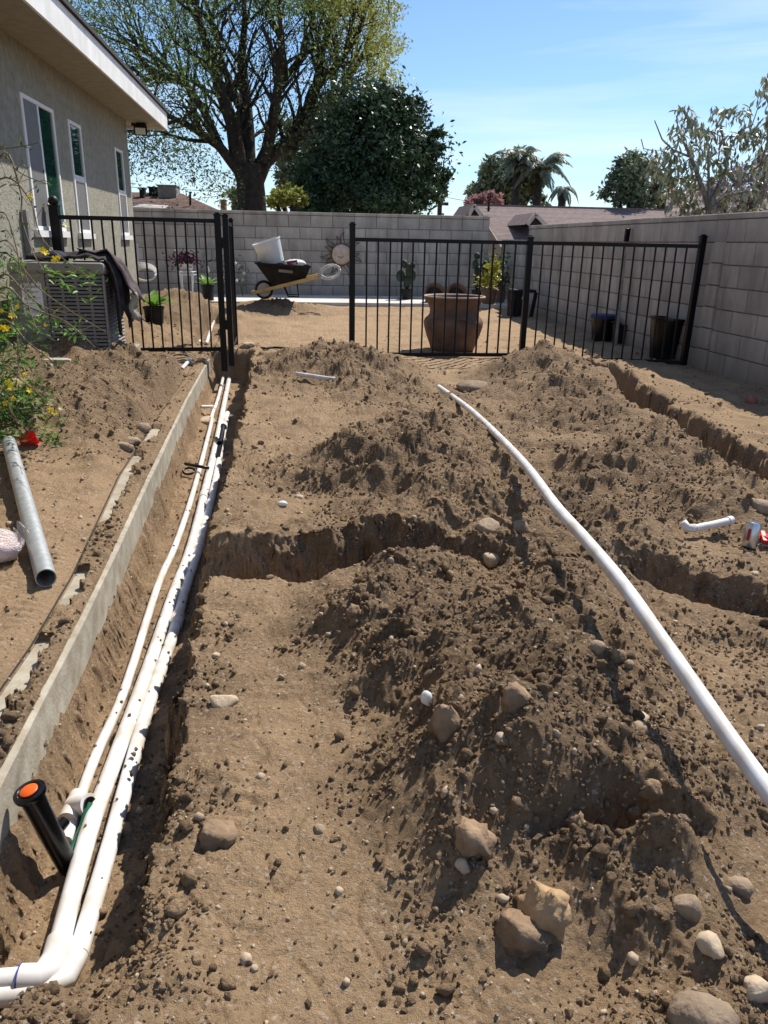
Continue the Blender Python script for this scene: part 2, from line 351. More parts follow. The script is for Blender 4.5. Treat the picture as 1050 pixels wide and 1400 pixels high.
def cells(x, y, s, seed=0):
    # rounded lumps: 1 at a cell's heart, 0 at its border, scaled by the cell's own size
    x = x*s; y = y*s; ix, iy = np.floor(x), np.floor(y); best = np.full(x.shape, 9.); bv = np.zeros(x.shape)
    for dx in (-1, 0, 1):
        for dy in (-1, 0, 1):
            cx, cy = ix+dx, iy+dy
            px = cx+_hash(cx, cy, seed); py = cy+_hash(cx, cy, seed+11)
            rr = 0.45+0.75*_hash(cx, cy, seed+23)
            d = ((x-px)**2+(y-py)**2)/(rr*rr)
            m = d < best; best = np.where(m, d, best); bv = np.where(m, rr, bv)
    return np.sqrt(np.clip(1-best, 0, 1))*bv
def sstep(a, b, t): t = np.clip((t-a)/(b-a), 0, 1); return t*t*(3-2*t)

# ------------------------------------------------------------------ ground shape: surveyed heights + trenches + crumbs
CP = [ # px, py, z, looseness
 # smooth trodden strip beside the long trench
 (430,600,.05,.15),(400,560,.05,.2),(400,700,.04,.2),(330,700,.05,.4),(330,600,.05,.5),(345,530,.06,.6),(300,830,.01,.15),(380,830,.03,.1),(400,950,.03,.1),(300,900,.02,.5),(260,960,.0,.75),(285,860,.0,.5),
 (400,1100,.02,.05),(330,1000,.03,.2),(250,1100,.0,.6),(215,1060,-.01,.6),(400,1300,.0,.0),(300,1200,.01,.15),(500,1250,.0,.1),(200,1380,.0,.5),(250,1300,.0,.35),(500,1380,-.01,.1),(200,1250,-.01,.6),(60,1390,.02,.7),
 # central far mound
 (540,588,.24,.9),(600,568,.20,.9),(500,615,.17,.9),(470,650,.10,1),(618,590,.16,.9),(650,590,.06,.8),(672,572,.03,.6),(690,605,.04,.7),(690,630,.06,.8),(635,640,.19,.9),(720,660,.06,.8),(740,690,.05,.8),(560,690,.10,.8),(450,600,.06,.4),(620,680,.13,.8),(430,650,.06,.8),(500,690,.07,.7),(400,735,.05,.6),(640,740,.10,.8),(700,700,.07,.9),(520,560,.10,.7),(440,540,.05,.35),
 # mound before the gate gap
 (430,476,.20,.9),(500,478,.26,.9),(530,492,.20,.9),(562,502,.07,.7),(578,522,.05,.7),(580,545,.07,.8),(520,535,.12,.9),(380,490,.06,.7),(410,515,.07,.8),(470,530,.09,.8),
 # hollow with shadow stripes
 (600,490,.0,.0),(640,494,.0,.05),(620,512,.0,.1),(590,503,.0,.1),(655,508,.0,.2),(600,522,.01,.2),(640,530,.02,.3),(650,560,.03,.5),(600,580,.06,.7),
 # far right mound
 (700,482,.30,.8),(730,500,.24,.9),(775,540,.14,.9),(835,572,.11,.9),(890,600,.12,.9),(950,645,.10,.9),(1020,680,.08,.85),(680,530,.05,.8),(680,585,.07,.7),(630,555,.07,.7),(720,560,.08,.7),(770,600,.08,.6),(830,640,.10,.8),(900,680,.06,.8),(760,660,.06,.8),(850,720,.05,.8),(950,740,.03,.6),(1040,740,.03,.6),(660,500,.10,.8),
 (780,720,.07,.8),(700,750,.06,.8),(900,750,.03,.6),
 # near heap
 (500,795,.12,.9),(560,800,.14,1),(640,800,.12,1),(720,815,.13,.9),(450,850,.06,.9),(520,880,.11,1),(600,900,.14,1),(700,900,.17,1),(430,905,.04,.5),(620,980,.16,1),(700,1000,.18,1),(540,1000,.05,.7),(560,1060,.06,.8),(660,1060,.16,.9),(760,1050,.17,.85),(780,880,.16,.8),(840,880,.12,.8),(850,960,.14,.75),(900,1000,.12,.7),
 (860,1080,.12,.8),(940,1080,.08,.6),(1000,1150,.02,.6),(1030,1050,.0,.6),(960,960,.02,.6),(930,880,.0,.6),(1030,900,.0,.6),(900,1180,.08,.8),(800,1160,.08,.7),(700,1150,.08,.8),(620,1160,.05,.8),(580,1250,.01,.6),(700,1300,.0,.5),(800,1280,.0,.4),(900,1300,.0,.6),(1000,1280,.0,.7),(650,1380,-.01,.4),(850,1380,-.01,.6),(1020,1380,-.01,.7),(740,1240,.04,.4),
 # the yard by the house
 (30,700,.03,.15),(100,680,.03,.15),(60,870,.01,.15),(0,830,.02,.15),(40,940,.01,.3),(130,640,.04,.4),(160,600,.07,.8),(100,590,.10,.7),(40,620,.08,.5),(30,560,.20,.9),(0,520,.28,.95),(110,470,.37,1),(150,482,.34,1),(60,498,.30,1),(190,500,.22,1),(150,540,.17,1),(220,540,.09,1),(200,580,.06,.9),(240,500,.10,1),(190,480,.22,1),(255,475,.07,.5),(100,530,.25,1),
 # beyond the fence
 (236,393,.47,1),(215,425,.30,1),(265,425,.26,1),(240,445,.14,1),(200,410,.38,1),(255,410,.34,1),(290,452,.05,.6),(215,458,.08,.6),(185,430,.33,.7),(280,405,.22,.7),(310,418,.10,.3),(425,416,.11,.2),(300,411,.13,.3),(470,416,.11,.1),(340,414,.13,.4),
 (372,408,.25,1),(350,418,.17,1),(400,415,.2,1),(375,424,.12,1),(330,432,.06,.5),(410,432,.07,.5),(370,436,.05,.3),
 (400,455,.02,.05),(450,440,.05,.05),(440,424,.11,.4),(500,425,.10,.2),(600,430,.08,.05),(560,460,.02,.05),(700,440,.05,.1),(740,465,.02,.15),(380,470,.02,.2),(480,468,.02,.05),(800,440,.03,.3),(850,470,.0,.3),
 # beside the block wall
 (960,505,-.01,.4),(1050,540,-.01,.4),(1000,560,-.0,.4),(900,505,.0,.3),(820,488,.02,.3),(880,512,.05,.3),(910,535,.06,.3),(970,572,.07,.3),(1050,618,.07,.3),(1049,585,.02,.3)]
WP = [(-2.2,11.2,.25,.4),(-1.2,12.7,.12,.2),(-2.6,12.8,.12,.2),(-1.3,7.35,.07,.5),(-1.8,7.7,.09,.4),(-.95,7.7,.04,.4),(-1.25,7.0,.08,.6),(-1.7,7.3,.12,.5),(0,13.2,.13,.2),(2,13.2,.13,.1),(4,13,.1,.1),(3.8,10,.03,.2),(-6,6,.1,.2),(-6,12,.15,.2),(-4,3,.1,.2),(-3,1,.05,.2),(3,1.5,.0,.4),(3,3,.0,.4),(5,5,.0,.3),(5,9,.05,.3),(-2.5,4.5,.2,.4),(0,.4,0,.3),(-1.5,.5,.0,.3),(1.5,.5,0,.4),(0,16,.16,.2),(6,16,.1,.2),(-6,16,.15,.2),(4.5,2,.0,.3),(-1.2,1.2,.0,.2)]
pts = []
for px, py, z, lo in CP:
    p = atz(px, py, z); pts.append((p[0], p[1], z, lo))
pts = np.array(pts + WP)
def warp(x, y): return np.stack([x/(y+0.8), np.log(y+0.8)], -1)
def rbf_fit(vals, reg=0.0015):
    U = warp(pts[:,0], pts[:,1]); n = len(U); D = np.linalg.norm(U[:,None]-U[None], axis=-1)
    K = np.where(D > 0, D*D*np.log(D+1e-12), 0) + reg*np.eye(n)
    Pm = np.c_[np.ones(n), U]; A = np.block([[K, Pm], [Pm.T, np.zeros((3,3))]])
    return U, np.linalg.solve(A, np.r_[vals, 0, 0, 0])
_U, _wz = rbf_fit(pts[:,2]); _, _wl = rbf_fit(pts[:,3])
def rbf_eval(x, y):
    q = warp(x, y); out = np.zeros((2,)+x.shape); n = len(_U)
    for i in range(0, len(x), 20000):
        D2 = ((q[i:i+20000,None]-_U[None])**2).sum(-1); K = 0.5*D2*np.log(D2+1e-18)
        for j, ww in enumerate((_wz, _wl)):
            out[j, i:i+20000] = K@ww[:n] + ww[n] + q[i:i+20000]@ww[n+1:]
    return np.clip(out[0], -.03, .5), np.clip(out[1], 0, 1)
STRIP_R = ([.3, 1.5, 1.9, 2.5, 3.8, 5.67, 8.3, 9.0], [-.645, -.651, -.656, -.668, -.716, -.775, -.822, -.83])
STRIP_L = ([.3, 1.8, 2.06, 2.55, 3.8, 4.7, 9.0], [-.74, -.766, -.758, -.77, -.86, -.875, -.93])
T1R = ([.3, .95, 1.136, 1.374, 1.734, 2.232, 2.65, 3.235, 4.1, 5.8, 8.2, 9], [-.26, -.272, -.285, -.300, -.315, -.322, -.342, -.356, -.338, -.35, -.40, -.42])
T2F = ([-.4, -.28, .28, .5, .78, 1.38, 1.64, 2.4], [2.74, 2.74, 2.80, 2.68, 2.53, 2.46, 2.29, 2.0])
T2N = ([-.4, -.26, .08, .49, .755, 1.18, 1.5, 2.4], [2.52, 2.48, 2.28, 2.41, 2.41, 2.28, 2.06, 1.75])
T3R = ([3.0, 3.886, 4.84, 5.79, 6.6, 7.7, 8.3], [2.42, 2.55, 2.67, 2.78, 2.86, 2.80, 2.74])
def H(x, y, detail=True):
    x = np.asarray(x, float).ravel(); y = np.asarray(y, float).ravel()
    z, lo = rbf_eval(x, y)
    if detail:
        z = z + (0.012+0.075*lo)*fbm(x, y, 2.6, 3, 5)*np.where(y > 9, .5, 1)
        ridge = 1-np.abs(fbm(x, y, 3.4, 3, 31))*2.4
        z = z + lo*0.045*(ridge-0.4)*sstep(.45, .9, lo)
        rd = 0; am = 1.0
        for i, sc_ in enumerate((5.5, 12., 26., 55.)):
            rd = rd + am*(1-np.abs(vnoise(x*sc_+3*fbm(x, y, 3, 2, 150)*.6, y*sc_*.85, 160+i))*2.2)**2; am *= .5
        z = z + sstep(.35, .9, lo)*0.017*(rd-.9)*(.25+.75*sstep(-.15, .25, fbm(x, y, 2.4, 3, 98)))
        st_ = fbm(x+.3*y, y-.2*x, 1.9, 3, 170)*5; fr_s = st_-np.floor(st_); z = z + sstep(.5, .9, lo)*.045*((np.floor(st_)+sstep(.0, .16, fr_s))/5*1.6)
        lum = fbm(x, y, 5., 3, 77); w1 = fbm(x, y, 22, 3, 95); w2 = fbm(x, y, 22, 3, 97)
        k = np.clip(lo*1.15+lum*0.5, 0, 1.2)*(.22+.78*sstep(-.18, .22, fbm(x, y, 2.9, 3, 99)))
        z = z + k*(0.040*cells(x+.02*w1, y+.02*w2, 7., 3)*sstep(-.05, .30, fbm(x, y, 2.2, 2, 90)) + 0.026*cells(x+.012*w2, y+.012*w1, 15., 5)*sstep(-.3, .2, fbm(x, y, 4., 2, 91)) + 0.015*cells(x+.006*w1, y, 34., 8) + 0.008*cells(x, y, 75., 9))
        z = z + 0.008*fbm(x, y, 11, 4, 40) + 0.0035*fbm(x, y, 55, 3, 50, .7) + (0.003)*np.clip(cells(x, y, 45, 60), 0, 1)*sstep(0.0, .4, fbm(x, y, 6, 2, 61))
        # scuffed arcs and treads in the trodden soil
        sc = np.abs(fbm(x, y*0.6, 7, 2, 120)); z = z - (1-lo)*0.007*sstep(.05, 0, sc)
        tx = x*0.96 - y*0.28; ty = x*0.28 + y*0.96
        z = z + (1-lo)*0.0035*np.sin(ty*150+fbm(x, y, 4, 1, 4)*3)*sstep(.2, .5, fbm(x, y, 3.1, 1, 140))*np.where(y < 5, 1, 0)
    nA = fbm(x, y, 2.7, 2, 199)*0.035 + fbm(x, y, 6, 3, 200)*0.04 + fbm(x, y, 20, 3, 210)*0.026 + fbm(x, y, 70, 2, 211)*0.008 if detail else 0
    nF = (0.014*fbm(x, y, 10, 3, 220) + 0.012*cells(x, y, 30., 221)) if detail else 0
    # concrete footing strip under a skin of soil
    sr = np.interp(y, *STRIP_R); slx = np.interp(y, *STRIP_L); ins = (x > slx) & (x < sr)
    patch = np.interp(y, [0, 2.05, 2.12, 2.22, 2.28, 2.56, 2.62, 3.0, 3.08, 4.15, 4.2, 4.38, 4.42, 4.8, 4.85], [1,1,0,0,1,1,0,0,1,1,0,0,1,1,0])*sstep(.072, .050, x-slx+0.05*fbm(x, y, 14, 3, 301))
    cover = 0.020+0.010*fbm(x, y, 9, 3, 302)+0.012*cells(x, y, 26., 303)-0.016*sstep(.03, .0, sr-x)
    cover = cover*sstep(slx*0-.0, .02, x-slx+.004)+.002
    zs = np.where(patch > 0.5, -0.02, cover)
    z = np.where(ins & (y < 8.2), zs, z); lo = np.where(ins, .6, lo)
    edge = sstep(0.10, 0, slx-x)*(x <= slx)*(y < 8.2); z = z*(1-edge) + 0.004*edge
    # long pipe trench
    fl = -0.288 + nF
    dl = x-sr; dr = np.interp(y, *T1R)-x
    # bends toward the house at its near end
    b = sstep(1.26, 1.16, y); dl = dl*(1-b) + b*0.5
    near = y-(.86+0.12*sstep(-.5, -.3, x)+0.04*(fbm(x, y, 7, 2, 330) if detail else 0)); end = 8.25-y
    wl = sstep(-0.007, 0.003, dl)
    # the near wall below the concrete face slopes a little
    slope = sstep(-.01, 0.055, dl+nA*.6)
    wr = sstep(0.0, 0.065, dr+nA+.025)
    wn = sstep(0, .10, near+nA); we = sstep(0, .08, end)
    top = -0.098+0.045*(fbm(x, y, 5, 3, 333) if detail else 0)
    zt = fl + (top-fl)*(1-slope)
    k = wl*wr*wn*we
    T1 = k
    z = z*(1-k) + zt*k
    lo = np.where(k > .4, .35+.3*(fbm(x, y, 5, 2, 8) if detail else 0), lo)
    # cross trench
    f2, n2 = np.interp(x, *T2F), np.interp(x, *T2N)
    dep = np.interp(x, [-.5, .35, .55, .75, 1.1, 1.25, 2.0, 2.6], [-.29, -.28, -.20, -.08, -.04, -.19, -.20, -.05])
    nB = nA+0.035*(cells(x, y, 8., 240)-.4)+.06*fbm(x, y, 3.3, 2, 242) if detail else 0
    nF2 = (nF+.05*cells(x, y, 11., 243)+.03*cells(x, y, 25., 244)) if detail else 0
    k = sstep(0, .15, f2-y+.05+nB)*sstep(0, .12, y-n2+nB)*sstep(-.05, .1, x-(-.40))*sstep(2.5, 2.0, x)
    z = np.where(k > 0, z*(1-k)+np.minimum(z, dep+nF2)*k, z) + (.045*k*(1-k)*4*(cells(x, y, 13., 245)-.35) if detail else 0)
    # curved trench before the block wall
    r3 = np.interp(y, *T3R); w3 = 0.38
    k = sstep(0, .12, r3-x+nA*1.5)*sstep(0, .12, x-(r3-w3)+nA)*sstep(3.2, 3.6, y)*sstep(8.0, 7.6, y)
    z = z*(1-k) + (-.36+nF)*k; lo = np.where(k > .5, .6, lo)
    # trench that goes on behind the fence
    xc = -0.95-(y-8.2)*0.02
    k = sstep(.16, .10, np.abs(x-xc)+nA)*sstep(8.35, 8.5, y)*sstep(12.2, 11.8, y)
    z = z*(1-k)+(-.05+nF)*k
    # little pit in the near heap
    P = atz(880, 1150, .03); k = np.exp(-(((x-P[0])/.13)**2+((y-P[1])/.045)**2)**2); z = z-0.10*k
    P = atz(770, 1162, .03); k = np.exp(-(((x-P[0])/.09)**2+((y-P[1])/.02)**2)**2); z = z-0.03*k
    return z, np.clip(lo, 0, 1), T1
def h1(x, y): return float(H([x], [y])[0][0])

def axis_pts(lo, hi, base, rel, c=0.0):
    a = [c]
    while a[-1] < hi: a.append(a[-1]+max(base, rel*(abs(a[-1]-c))))
    b = [c]
    while b[-1] > lo: b.append(b[-1]-max(base, rel*(abs(b[-1]-c))))
    return np.array(sorted(set(b+a)))
xs = axis_pts(-7.5, 6.5, 0.0036, 0.0062, 0.0)
ys = [0.45]
while ys[-1] < 16.5: q_ = ys[-1]; ys.append(q_+(.0058 if 2.2 < q_ < 2.95 else max(0.0038, 0.0046*q_ if q_ < 9 else 0.008*q_)))
ys = np.array(ys); NX, NY = len(xs), len(ys)
gx, gy = np.meshgrid(xs, ys); gx = gx.ravel(); gy = gy.ravel()
gz, glo, gt1 = H(gx, gy)
# cut faces crumble sideways too: push steep ground in and out
G = gz.reshape(NY, NX); sx_ = np.abs(np.gradient(G, axis=1)/np.gradient(xs)[None]); sy_ = np.abs(np.gradient(G, axis=0)/np.gradient(ys)[:,None])
stp = sstep(.8, 2.6, np.hypot(sx_, sy_)).ravel(); near_face = (np.abs(gx-np.interp(gy, *STRIP_R)) < .045) & (gy < 8.4) & (gz > -.13); stp = np.where(near_face, 0, stp)
ns = lambda a, b, sc, sd: fbm(a, b, sc, 3, sd)+.8*(cells(a, b, sc*1.3, sd+4)-.35)
dxn = stp*np.minimum(sx_.ravel(), 1)*.016*ns(gy+.2*gx, gz*1.2, 13., 500); dyn = stp*np.minimum(sy_.ravel(), 1)*.022*ns(gx, gz*1.2, 11., 520)
gx2 = gx+np.where(gx < -.5, dxn*.4, dxn); gy2 = gy+dyn
def grid_mesh(name, gx, gy, gz, NX, NY):
    me = bpy.data.meshes.new(name); n = NX*NY
    me.vertices.add(n); me.vertices.foreach_set('co', np.stack([gx, gy, gz], -1).astype(np.float32).ravel())
    i = np.arange((NY-1)*(NX-1)); r, c = i//(NX-1), i % (NX-1); a = r*NX+c
    q = np.stack([a, a+1, a+NX+1, a+NX], -1).astype(np.int32)
    me.loops.add(len(q)*4); me.loops.foreach_set('vertex_index', q.ravel())
    me.polygons.add(len(q)); me.polygons.foreach_set('loop_start', np.arange(0, len(q)*4, 4, dtype=np.int32))
    me.polygons.foreach_set('use_smooth', np.ones(len(q), bool))
    me.update(calc_edges=True); return me
me = grid_mesh('ground', gx2, gy2, gz, NX, NY)
at = me.attributes.new('loose', 'FLOAT', 'POINT'); at.data.foreach_set('value', glo.astype(np.float32))
me.materials.append(MT['dirt'])
ground = struct(bpy.data.objects.new('ground', me)); C.objects.link(ground)
print('terrain', NX, NY, NX*NY)
# the land beyond, out to the horizon
X0, X1, Y0, Y1 = xs[0], xs[-1], ys[0], ys[-1]; zz = -0.02; B = 900
m = MB()
for q in [((-B,-B),(B,-B),(B,Y0),(-B,Y0)), ((-B,Y1),(B,Y1),(B,B),(-B,B)), ((-B,Y0),(X0,Y0),(X0,Y1),(-B,Y1)), ((X1,Y0),(B,Y0),(B,Y1),(X1,Y1))]:
    m.add([(a, b, zz) for a, b in q], [(0,1,2,3)])
far = struct(m.build('outer_ground', MT['dirt']))

# ------------------------------------------------------------------ crumbs of soil (uncountable)
import bmesh
def ico(sub):
    bm = bmesh.new(); bmesh.ops.create_icosphere(bm, subdivisions=sub, radius=1.0)
    v = np.array([x.co[:] for x in bm.verts]); f = np.array([[a.index for a in x.verts] for x in bm.faces]); bm.free(); return v, f
I1, I2, I3 = ico(1), ico(2), ico(3)
def lump(v, rng, amp=0.35, facets=5, flat=0.8):
    d = v.copy()
    for _ in range(facets):
        n = rng.normal(size=3); n /= np.linalg.norm(n); t = rng.uniform(.55, .85)
        s = d@n; d = d - np.clip(s-t, 0, None)[:,None]*n[None]*0.9
    d = d*(1+.16*rng.normal(size=(len(v), 1))*amp/.35)
    for k in (1.7, 3.6):
        ph = rng.uniform(0, 6, 3); d = d*(1+amp/k*0.5*(np.sin(v[:,[1]]*k*2+ph[0])*np.cos(v[:,[0]]*k*2+ph[1])+0.4*np.sin(v[:,[2]]*k*3+ph[2])))
    return d*np.array([1, rng.uniform(.7, 1), rng.uniform(.55, .85)*flat/0.8])
def joined(name, protos, faces, P, S, mt, rng, smooth=False):
    N = len(P); V = []; Fc = []; off = 0
    pid = rng.integers(0, len(protos), N)
    for i in range(len(protos)):
        ids = np.where(pid == i)[0]; n = len(ids)
        if not n: continue
        q = rng.normal(size=(n,4)); q /= np.linalg.norm(q, axis=1)[:,None]; a, b, c, d = q.T
        R = np.stack([1-2*(c*c+d*d), 2*(b*c-a*d), 2*(b*d+a*c), 2*(b*c+a*d), 1-2*(b*b+d*d), 2*(c*d-a*b), 2*(b*d-a*c), 2*(c*d+a*b), 1-2*(b*b+c*c)], -1).reshape(n,3,3)
        v = np.einsum('nij,kj->nki', R, protos[i])*S[ids][:,None,None] + P[ids][:,None]
        f = faces[None] + (off+np.arange(n)*len(protos[i]))[:,None,None]
        V.append(v.reshape(-1,3)); Fc.append(f.reshape(-1,3)); off += n*len(protos[i])
    V = np.concatenate(V); Fc = np.concatenate(Fc).astype(np.int32)
    me = bpy.data.meshes.new(name); me.vertices.add(len(V)); me.vertices.foreach_set('co', V.astype(np.float32).ravel())
    me.loops.add(Fc.size); me.loops.foreach_set('vertex_index', Fc.ravel())
    me.polygons.add(len(Fc)); me.polygons.foreach_set('loop_start', np.arange(0, Fc.size, 3, dtype=np.int32))
    me.polygons.foreach_set('use_smooth', np.full(len(Fc), smooth)); me.update(calc_edges=True)
    me.materials.append(mt); o = bpy.data.objects.new(name, me); C.objects.link(o); print(name, len(Fc)); return o
def scatter(N, ymin, ymax, rng, power=1.5):
    # more of them where one stands close
    u = rng.random(N); y = ymin*(ymax/ymin)**u; x = rng.uniform(-1, 1, N)*(0.62*y+0.35)+0.13*y
    return x, y
rng = np.random.default_rng(21)
x, y = scatter(130000, 0.75, 9.8, rng); z, lo, t1 = H(x, y)
dens = 0.05+0.95*sstep(.35, .95, lo+0.7*fbm(x, y, 3.5, 2, 402)); dens = np.where(t1 > .5, .22, dens)
keep = (rng.random(len(x)) < dens*0.62) & (x < 4.0) & (x > -2.1); x, y, z, lo = x[keep], y[keep], z[keep], lo[keep]
S = 0.0031*(rng.pareto(2.1, len(x))+1)*(0.75+0.25*y); S = np.clip(S, .0022, .026)
small = S < .010
rg = np.random.default_rng(3)
pr1 = [lump(I1[0], rg) for _ in range(8)]; pr2 = [lump(I2[0], rg, .3, 6) for _ in range(8)]
P = np.stack([x, y, z+S*0.25], -1)
stuff(tag(joined('soil_crumbs', pr1, I1[1], P[small][:20000], S[small][:20000], MT['clod'], rg), 'small crumbs of loose brown soil scattered over the heaps', 'soil'))
sel = np.where(~small)[0]
stuff(tag(joined('soil_clods', pr2, I2[1], P[sel][:2000], S[sel][:2000]*.78, MT['clod'], rg, True), 'fist-sized and smaller clods of brown earth lying on the heaps', 'soil'))
x, y = scatter(2400, 0.8, 9, rng); z, lo, t1 = H(x, y); keep = (x < 4) & (x > -2.1); x, y, z = x[keep], y[keep], z[keep]
S = np.clip(0.0024*(rng.pareto(2.4, len(x))+1)*(0.7+0.3*y), .002, .014)
stuff(tag(joined('pebbles', [lump(I1[0], rg, .15, 3) for _ in range(6)], I1[1], np.stack([x, y, z+S*0.1], -1), S, MT['pale_stone'], rg, True), 'pale pebbles and gravel scattered over the dug soil', 'gravel'))

# single stones and big clods: px, py, width px, height px, kind, label
STONES = [
 (962,1382,100,84,'s','biggest smooth tan cobble, beside the pale flat-faced rock'),
 (1036,1342,52,66,'p','pale flat-faced angular rock beside the big tan cobble'),
 (305,953,46,26,'p','pale tapered stone half sunk in the trodden path'),
 (299,1136,54,40,'c','rounded brown stone in the path beside the trench edge'),
 (716,1268,72,62,'c','dark lumpy clod in front of the angular tan clod'),
 (744,1232,74,84,'t','large angular tan clod with a crumbling top'),
 (938,1233,40,46,'s','oval grey brown stone on the near heap above the pale cobbles'),
 (1010,1207,36,28,'s','rounded stone beside the heap edge under the long pipe'),
 (972,1286,40,32,'p','knobbly pale stone between the oval stone and the big cobble'),
 (870,974,34,20,'p','pale oval stone, upper one of a pair near the long pipe'),
 (873,992,32,20,'s','duller stone, lower one of a pair near the long pipe'),
 (611,977,48,56,'c','big round clod on the near heap beside white scrap'),
 (655,1038,66,74,'c','tall upright clod on the near heap with a long shadow'),
 (705,948,42,50,'c','clod with a pale stone stuck in it near the heap top'),
 (583,968,18,26,'w','small white plaster scrap beside the big round clod'),
 (634,1168,24,20,'p','small white stone low on the near heap'),
 (665,704,40,28,'s','tan wedge-shaped rock on the flank of the middle mound'),
 (672,735,26,20,'p','pale rock just under the wedge-shaped rock'),
 (710,719,24,22,'s','rounded rock beside the shadow cleft of the middle mound'),
 (281,572,28,18,'p','pale boulder wedged beside the pipes in the long trench'),
 (180,606,26,16,'s','low grey rock of the cluster at the foot of the spoil heap'),
 (196,592,22,18,'s','upright grey rock of the cluster at the foot of the spoil heap'),
 (166,592,22,14,'s','darker rock behind the low grey one at the heap foot'),
 (172,613,22,14,'s','small flat rock in front of the cluster at the heap foot'),
 (646,528,50,18,'s','flat stone lying in the hollow before the black fence'),
 (1036,688,36,22,'s','orange tan rock above the soda can'),
 (1021,834,14,9,'p','small pale stone beside the far lip of the cross trench'),
 (843,896,22,22,'c','dark squarish clod beside the long pipe'),
 (896,892,14,20,'c','small dark clod right at the long pipe'),
 (816,882,26,30,'s','pointed grey stone on the heap crest near the pipe'),
 (409,678,14,8,'p','small pale stone at the foot of the middle mound'),
 (386,688,14,9,'w','small white stone on the path beside the middle mound'),
 (173,1130,20,34,'s','grey stone in the trench beside the third pipe'),
 (437,1131,20,14,'s','small rounded stone in the middle of the trodden path'),
 (14,714,14,10,'p','pale stone on the sand beside the steel pipe'),
 (788,1112,30,34,'c','pointed double clod above the little pit'),
 (890,1060,34,30,'c','dark jagged clod half way down the near heap'),
 (484,820,22,20,'c','rounded clod on the top edge of the near heap'),
 (860,905,16,14,'s','small tan stone beside the dark squarish clod'),
 (604,590,30,22,'c','broad clod on the crest of the middle mound'),
 (340,512,22,10,'p','flat pale stone near the far end of the long trench'),
 (643,522,22,10,'s','small rock leaning on the flat stone in the hollow'),
]
rs = np.random.default_rng(5)
for px, py, wp, hp, kd, lab in STONES:
    # march the sight line onto the ground
    z = 0.05
    for _ in range(6): p = atz(px, py+hp*0.25, z); z = h1(p[0], p[1])
    dist = float(np.dot(p-EP, fwd)); rx = wp*dist/F/2; rz = hp*dist/F/2*1.05
    v, f = (I3 if wp > 18 else I2)
    V = lump(v, rs, .10 if kd in 'ct' else .04, 9 if kd in 'ctp' else 3)
    V = V/np.abs(V).max(0)
    if kd in 'sp': V = V*(1+.10*np.array([[vnoise(np.array([a_*1.6+b_]), np.array([c_*1.6-b_]), 19)[0]] for a_, b_, c_ in V]))
    if kd in 'ct': 
        vv = np.array([[vnoise(np.array([a*3+b]), np.array([c_*3-b]), 9)[0]] for a, b, c_ in V]); V = V*(1+0.30*vv)
    a = rs.uniform(-.3, .3); V = V*np.array([rx, rx*rs.uniform(.8, 1.05), rz]); V = V@np.array([[math.cos(a),-math.sin(a),0],[math.sin(a),math.cos(a),0],[0,0,1]])
    name = {'c':'earth_clod','t':'earth_clod','s':'stone','p':'stone','w':'plaster_scrap' if wp == 18 else 'stone'}[kd]
    m = MB(); m.add([(x_, y_, z_) for x_, y_, z_ in V], [tuple(t) for t in f])
    o = m.build(name, MT[{'c':'clod_one','t':'tan_clod','s':'stone','p':'pale_stone','w':'white_petal'}[kd]], smooth=True)
    o.location = (p[0], p[1], z+rz*(0.25 if kd in 'ct' else 0.0))
    tag(o, lab, 'clod' if kd in 'ct' else ('scrap' if wp == 18 and kd == 'w' else 'stone'))
# ------------------------------------------------------------------ concrete footing strip and patio slab
def strip_pts(tab, off=0): return [(x+off, y) for y, x in zip(*tab)]
yy = [0.75, .9, 1.05, 1.28, 1.5, 1.8, 2.06, 2.2, 2.55, 2.8, 3.3, 3.8, 4.2, 4.7, 5.3, 5.8, 7, 7.9]
m = MB(); vs = []
for y in yy:
    a = float(np.interp(y, *STRIP_L)); b = float(np.interp(y, *STRIP_R)); j = 0.002*math.sin(y*17)+0.0015*math.sin(y*41)
    vs += [(a+.004, y, 0.002), (b-.004, y, 0.006), (b+.012+j, y, 0.002), (b+.012+j, y, -0.13), (a+.004, y, -0.13)]
n = len(yy)
m.add(vs, [(i*5+k, i*5+(k+1)%5, (i+1)*5+(k+1)%5, (i+1)*5+k) for i in range(n-1) for k in range(5)] + [(4,3,2,1,0), tuple((n-1)*5+k for k in range(5))])
cs = struct(m.build('concrete_footing', MT['concrete']))
m = MB(); m.tube([(float(np.interp(y, *STRIP_L))-.004, y, .006) for y in yy],   .003, 6)
o = m.build('expansion_joint', MT['dark_in'], cs)
ZS = 0.18
m = MB(); m.box((-4.5, 13.15, 0.05), (4.02, 14.96, ZS)); sb = struct(m.build('patio_slab', MT['slab'], bevel=.008))

# ------------------------------------------------------------------ block walls
def block_mesh(name, sx, sy, sz):   # x = length, y = depth (outer face at y=0), z = height
    c = .006; m = MB()
    hx, hz = sx/2, sz/2
    o = [(-hx, c, -hz), (hx, c, -hz), (hx, c, hz), (-hx, c, hz)]
    i = [(-hx+c, 0, -hz+c), (hx-c, 0, -hz+c), (hx-c, 0, hz-c), (-hx+c, 0, hz-c)]
    b = [(-hx, sy, -hz), (hx, sy, -hz), (hx, sy, hz), (-hx, sy, hz)]
    m.add(o+i+b, [(4,5,6,7), (0,1,5,4), (1,2,6,5), (2,3,7,6), (3,0,4,7), (8,9,1,0), (9,10,2,1), (10,11,3,2), (11,8,0,3), (9,8,11,10)])
    me = bpy.data.meshes.new(name); me.from_pydata(m.v, [], m.f); me.update(); me.materials.append(MT['block']); return me
J = .009
bm_full = block_mesh('block', .40-J, .06, .203-J); bm_half = block_mesh('block', .20-J, .06, .203-J)
bm_cap = block_mesh('cap_block', .40-.006, .17, .052)
bm_pil = block_mesh('block', .19, .05, .203-J)
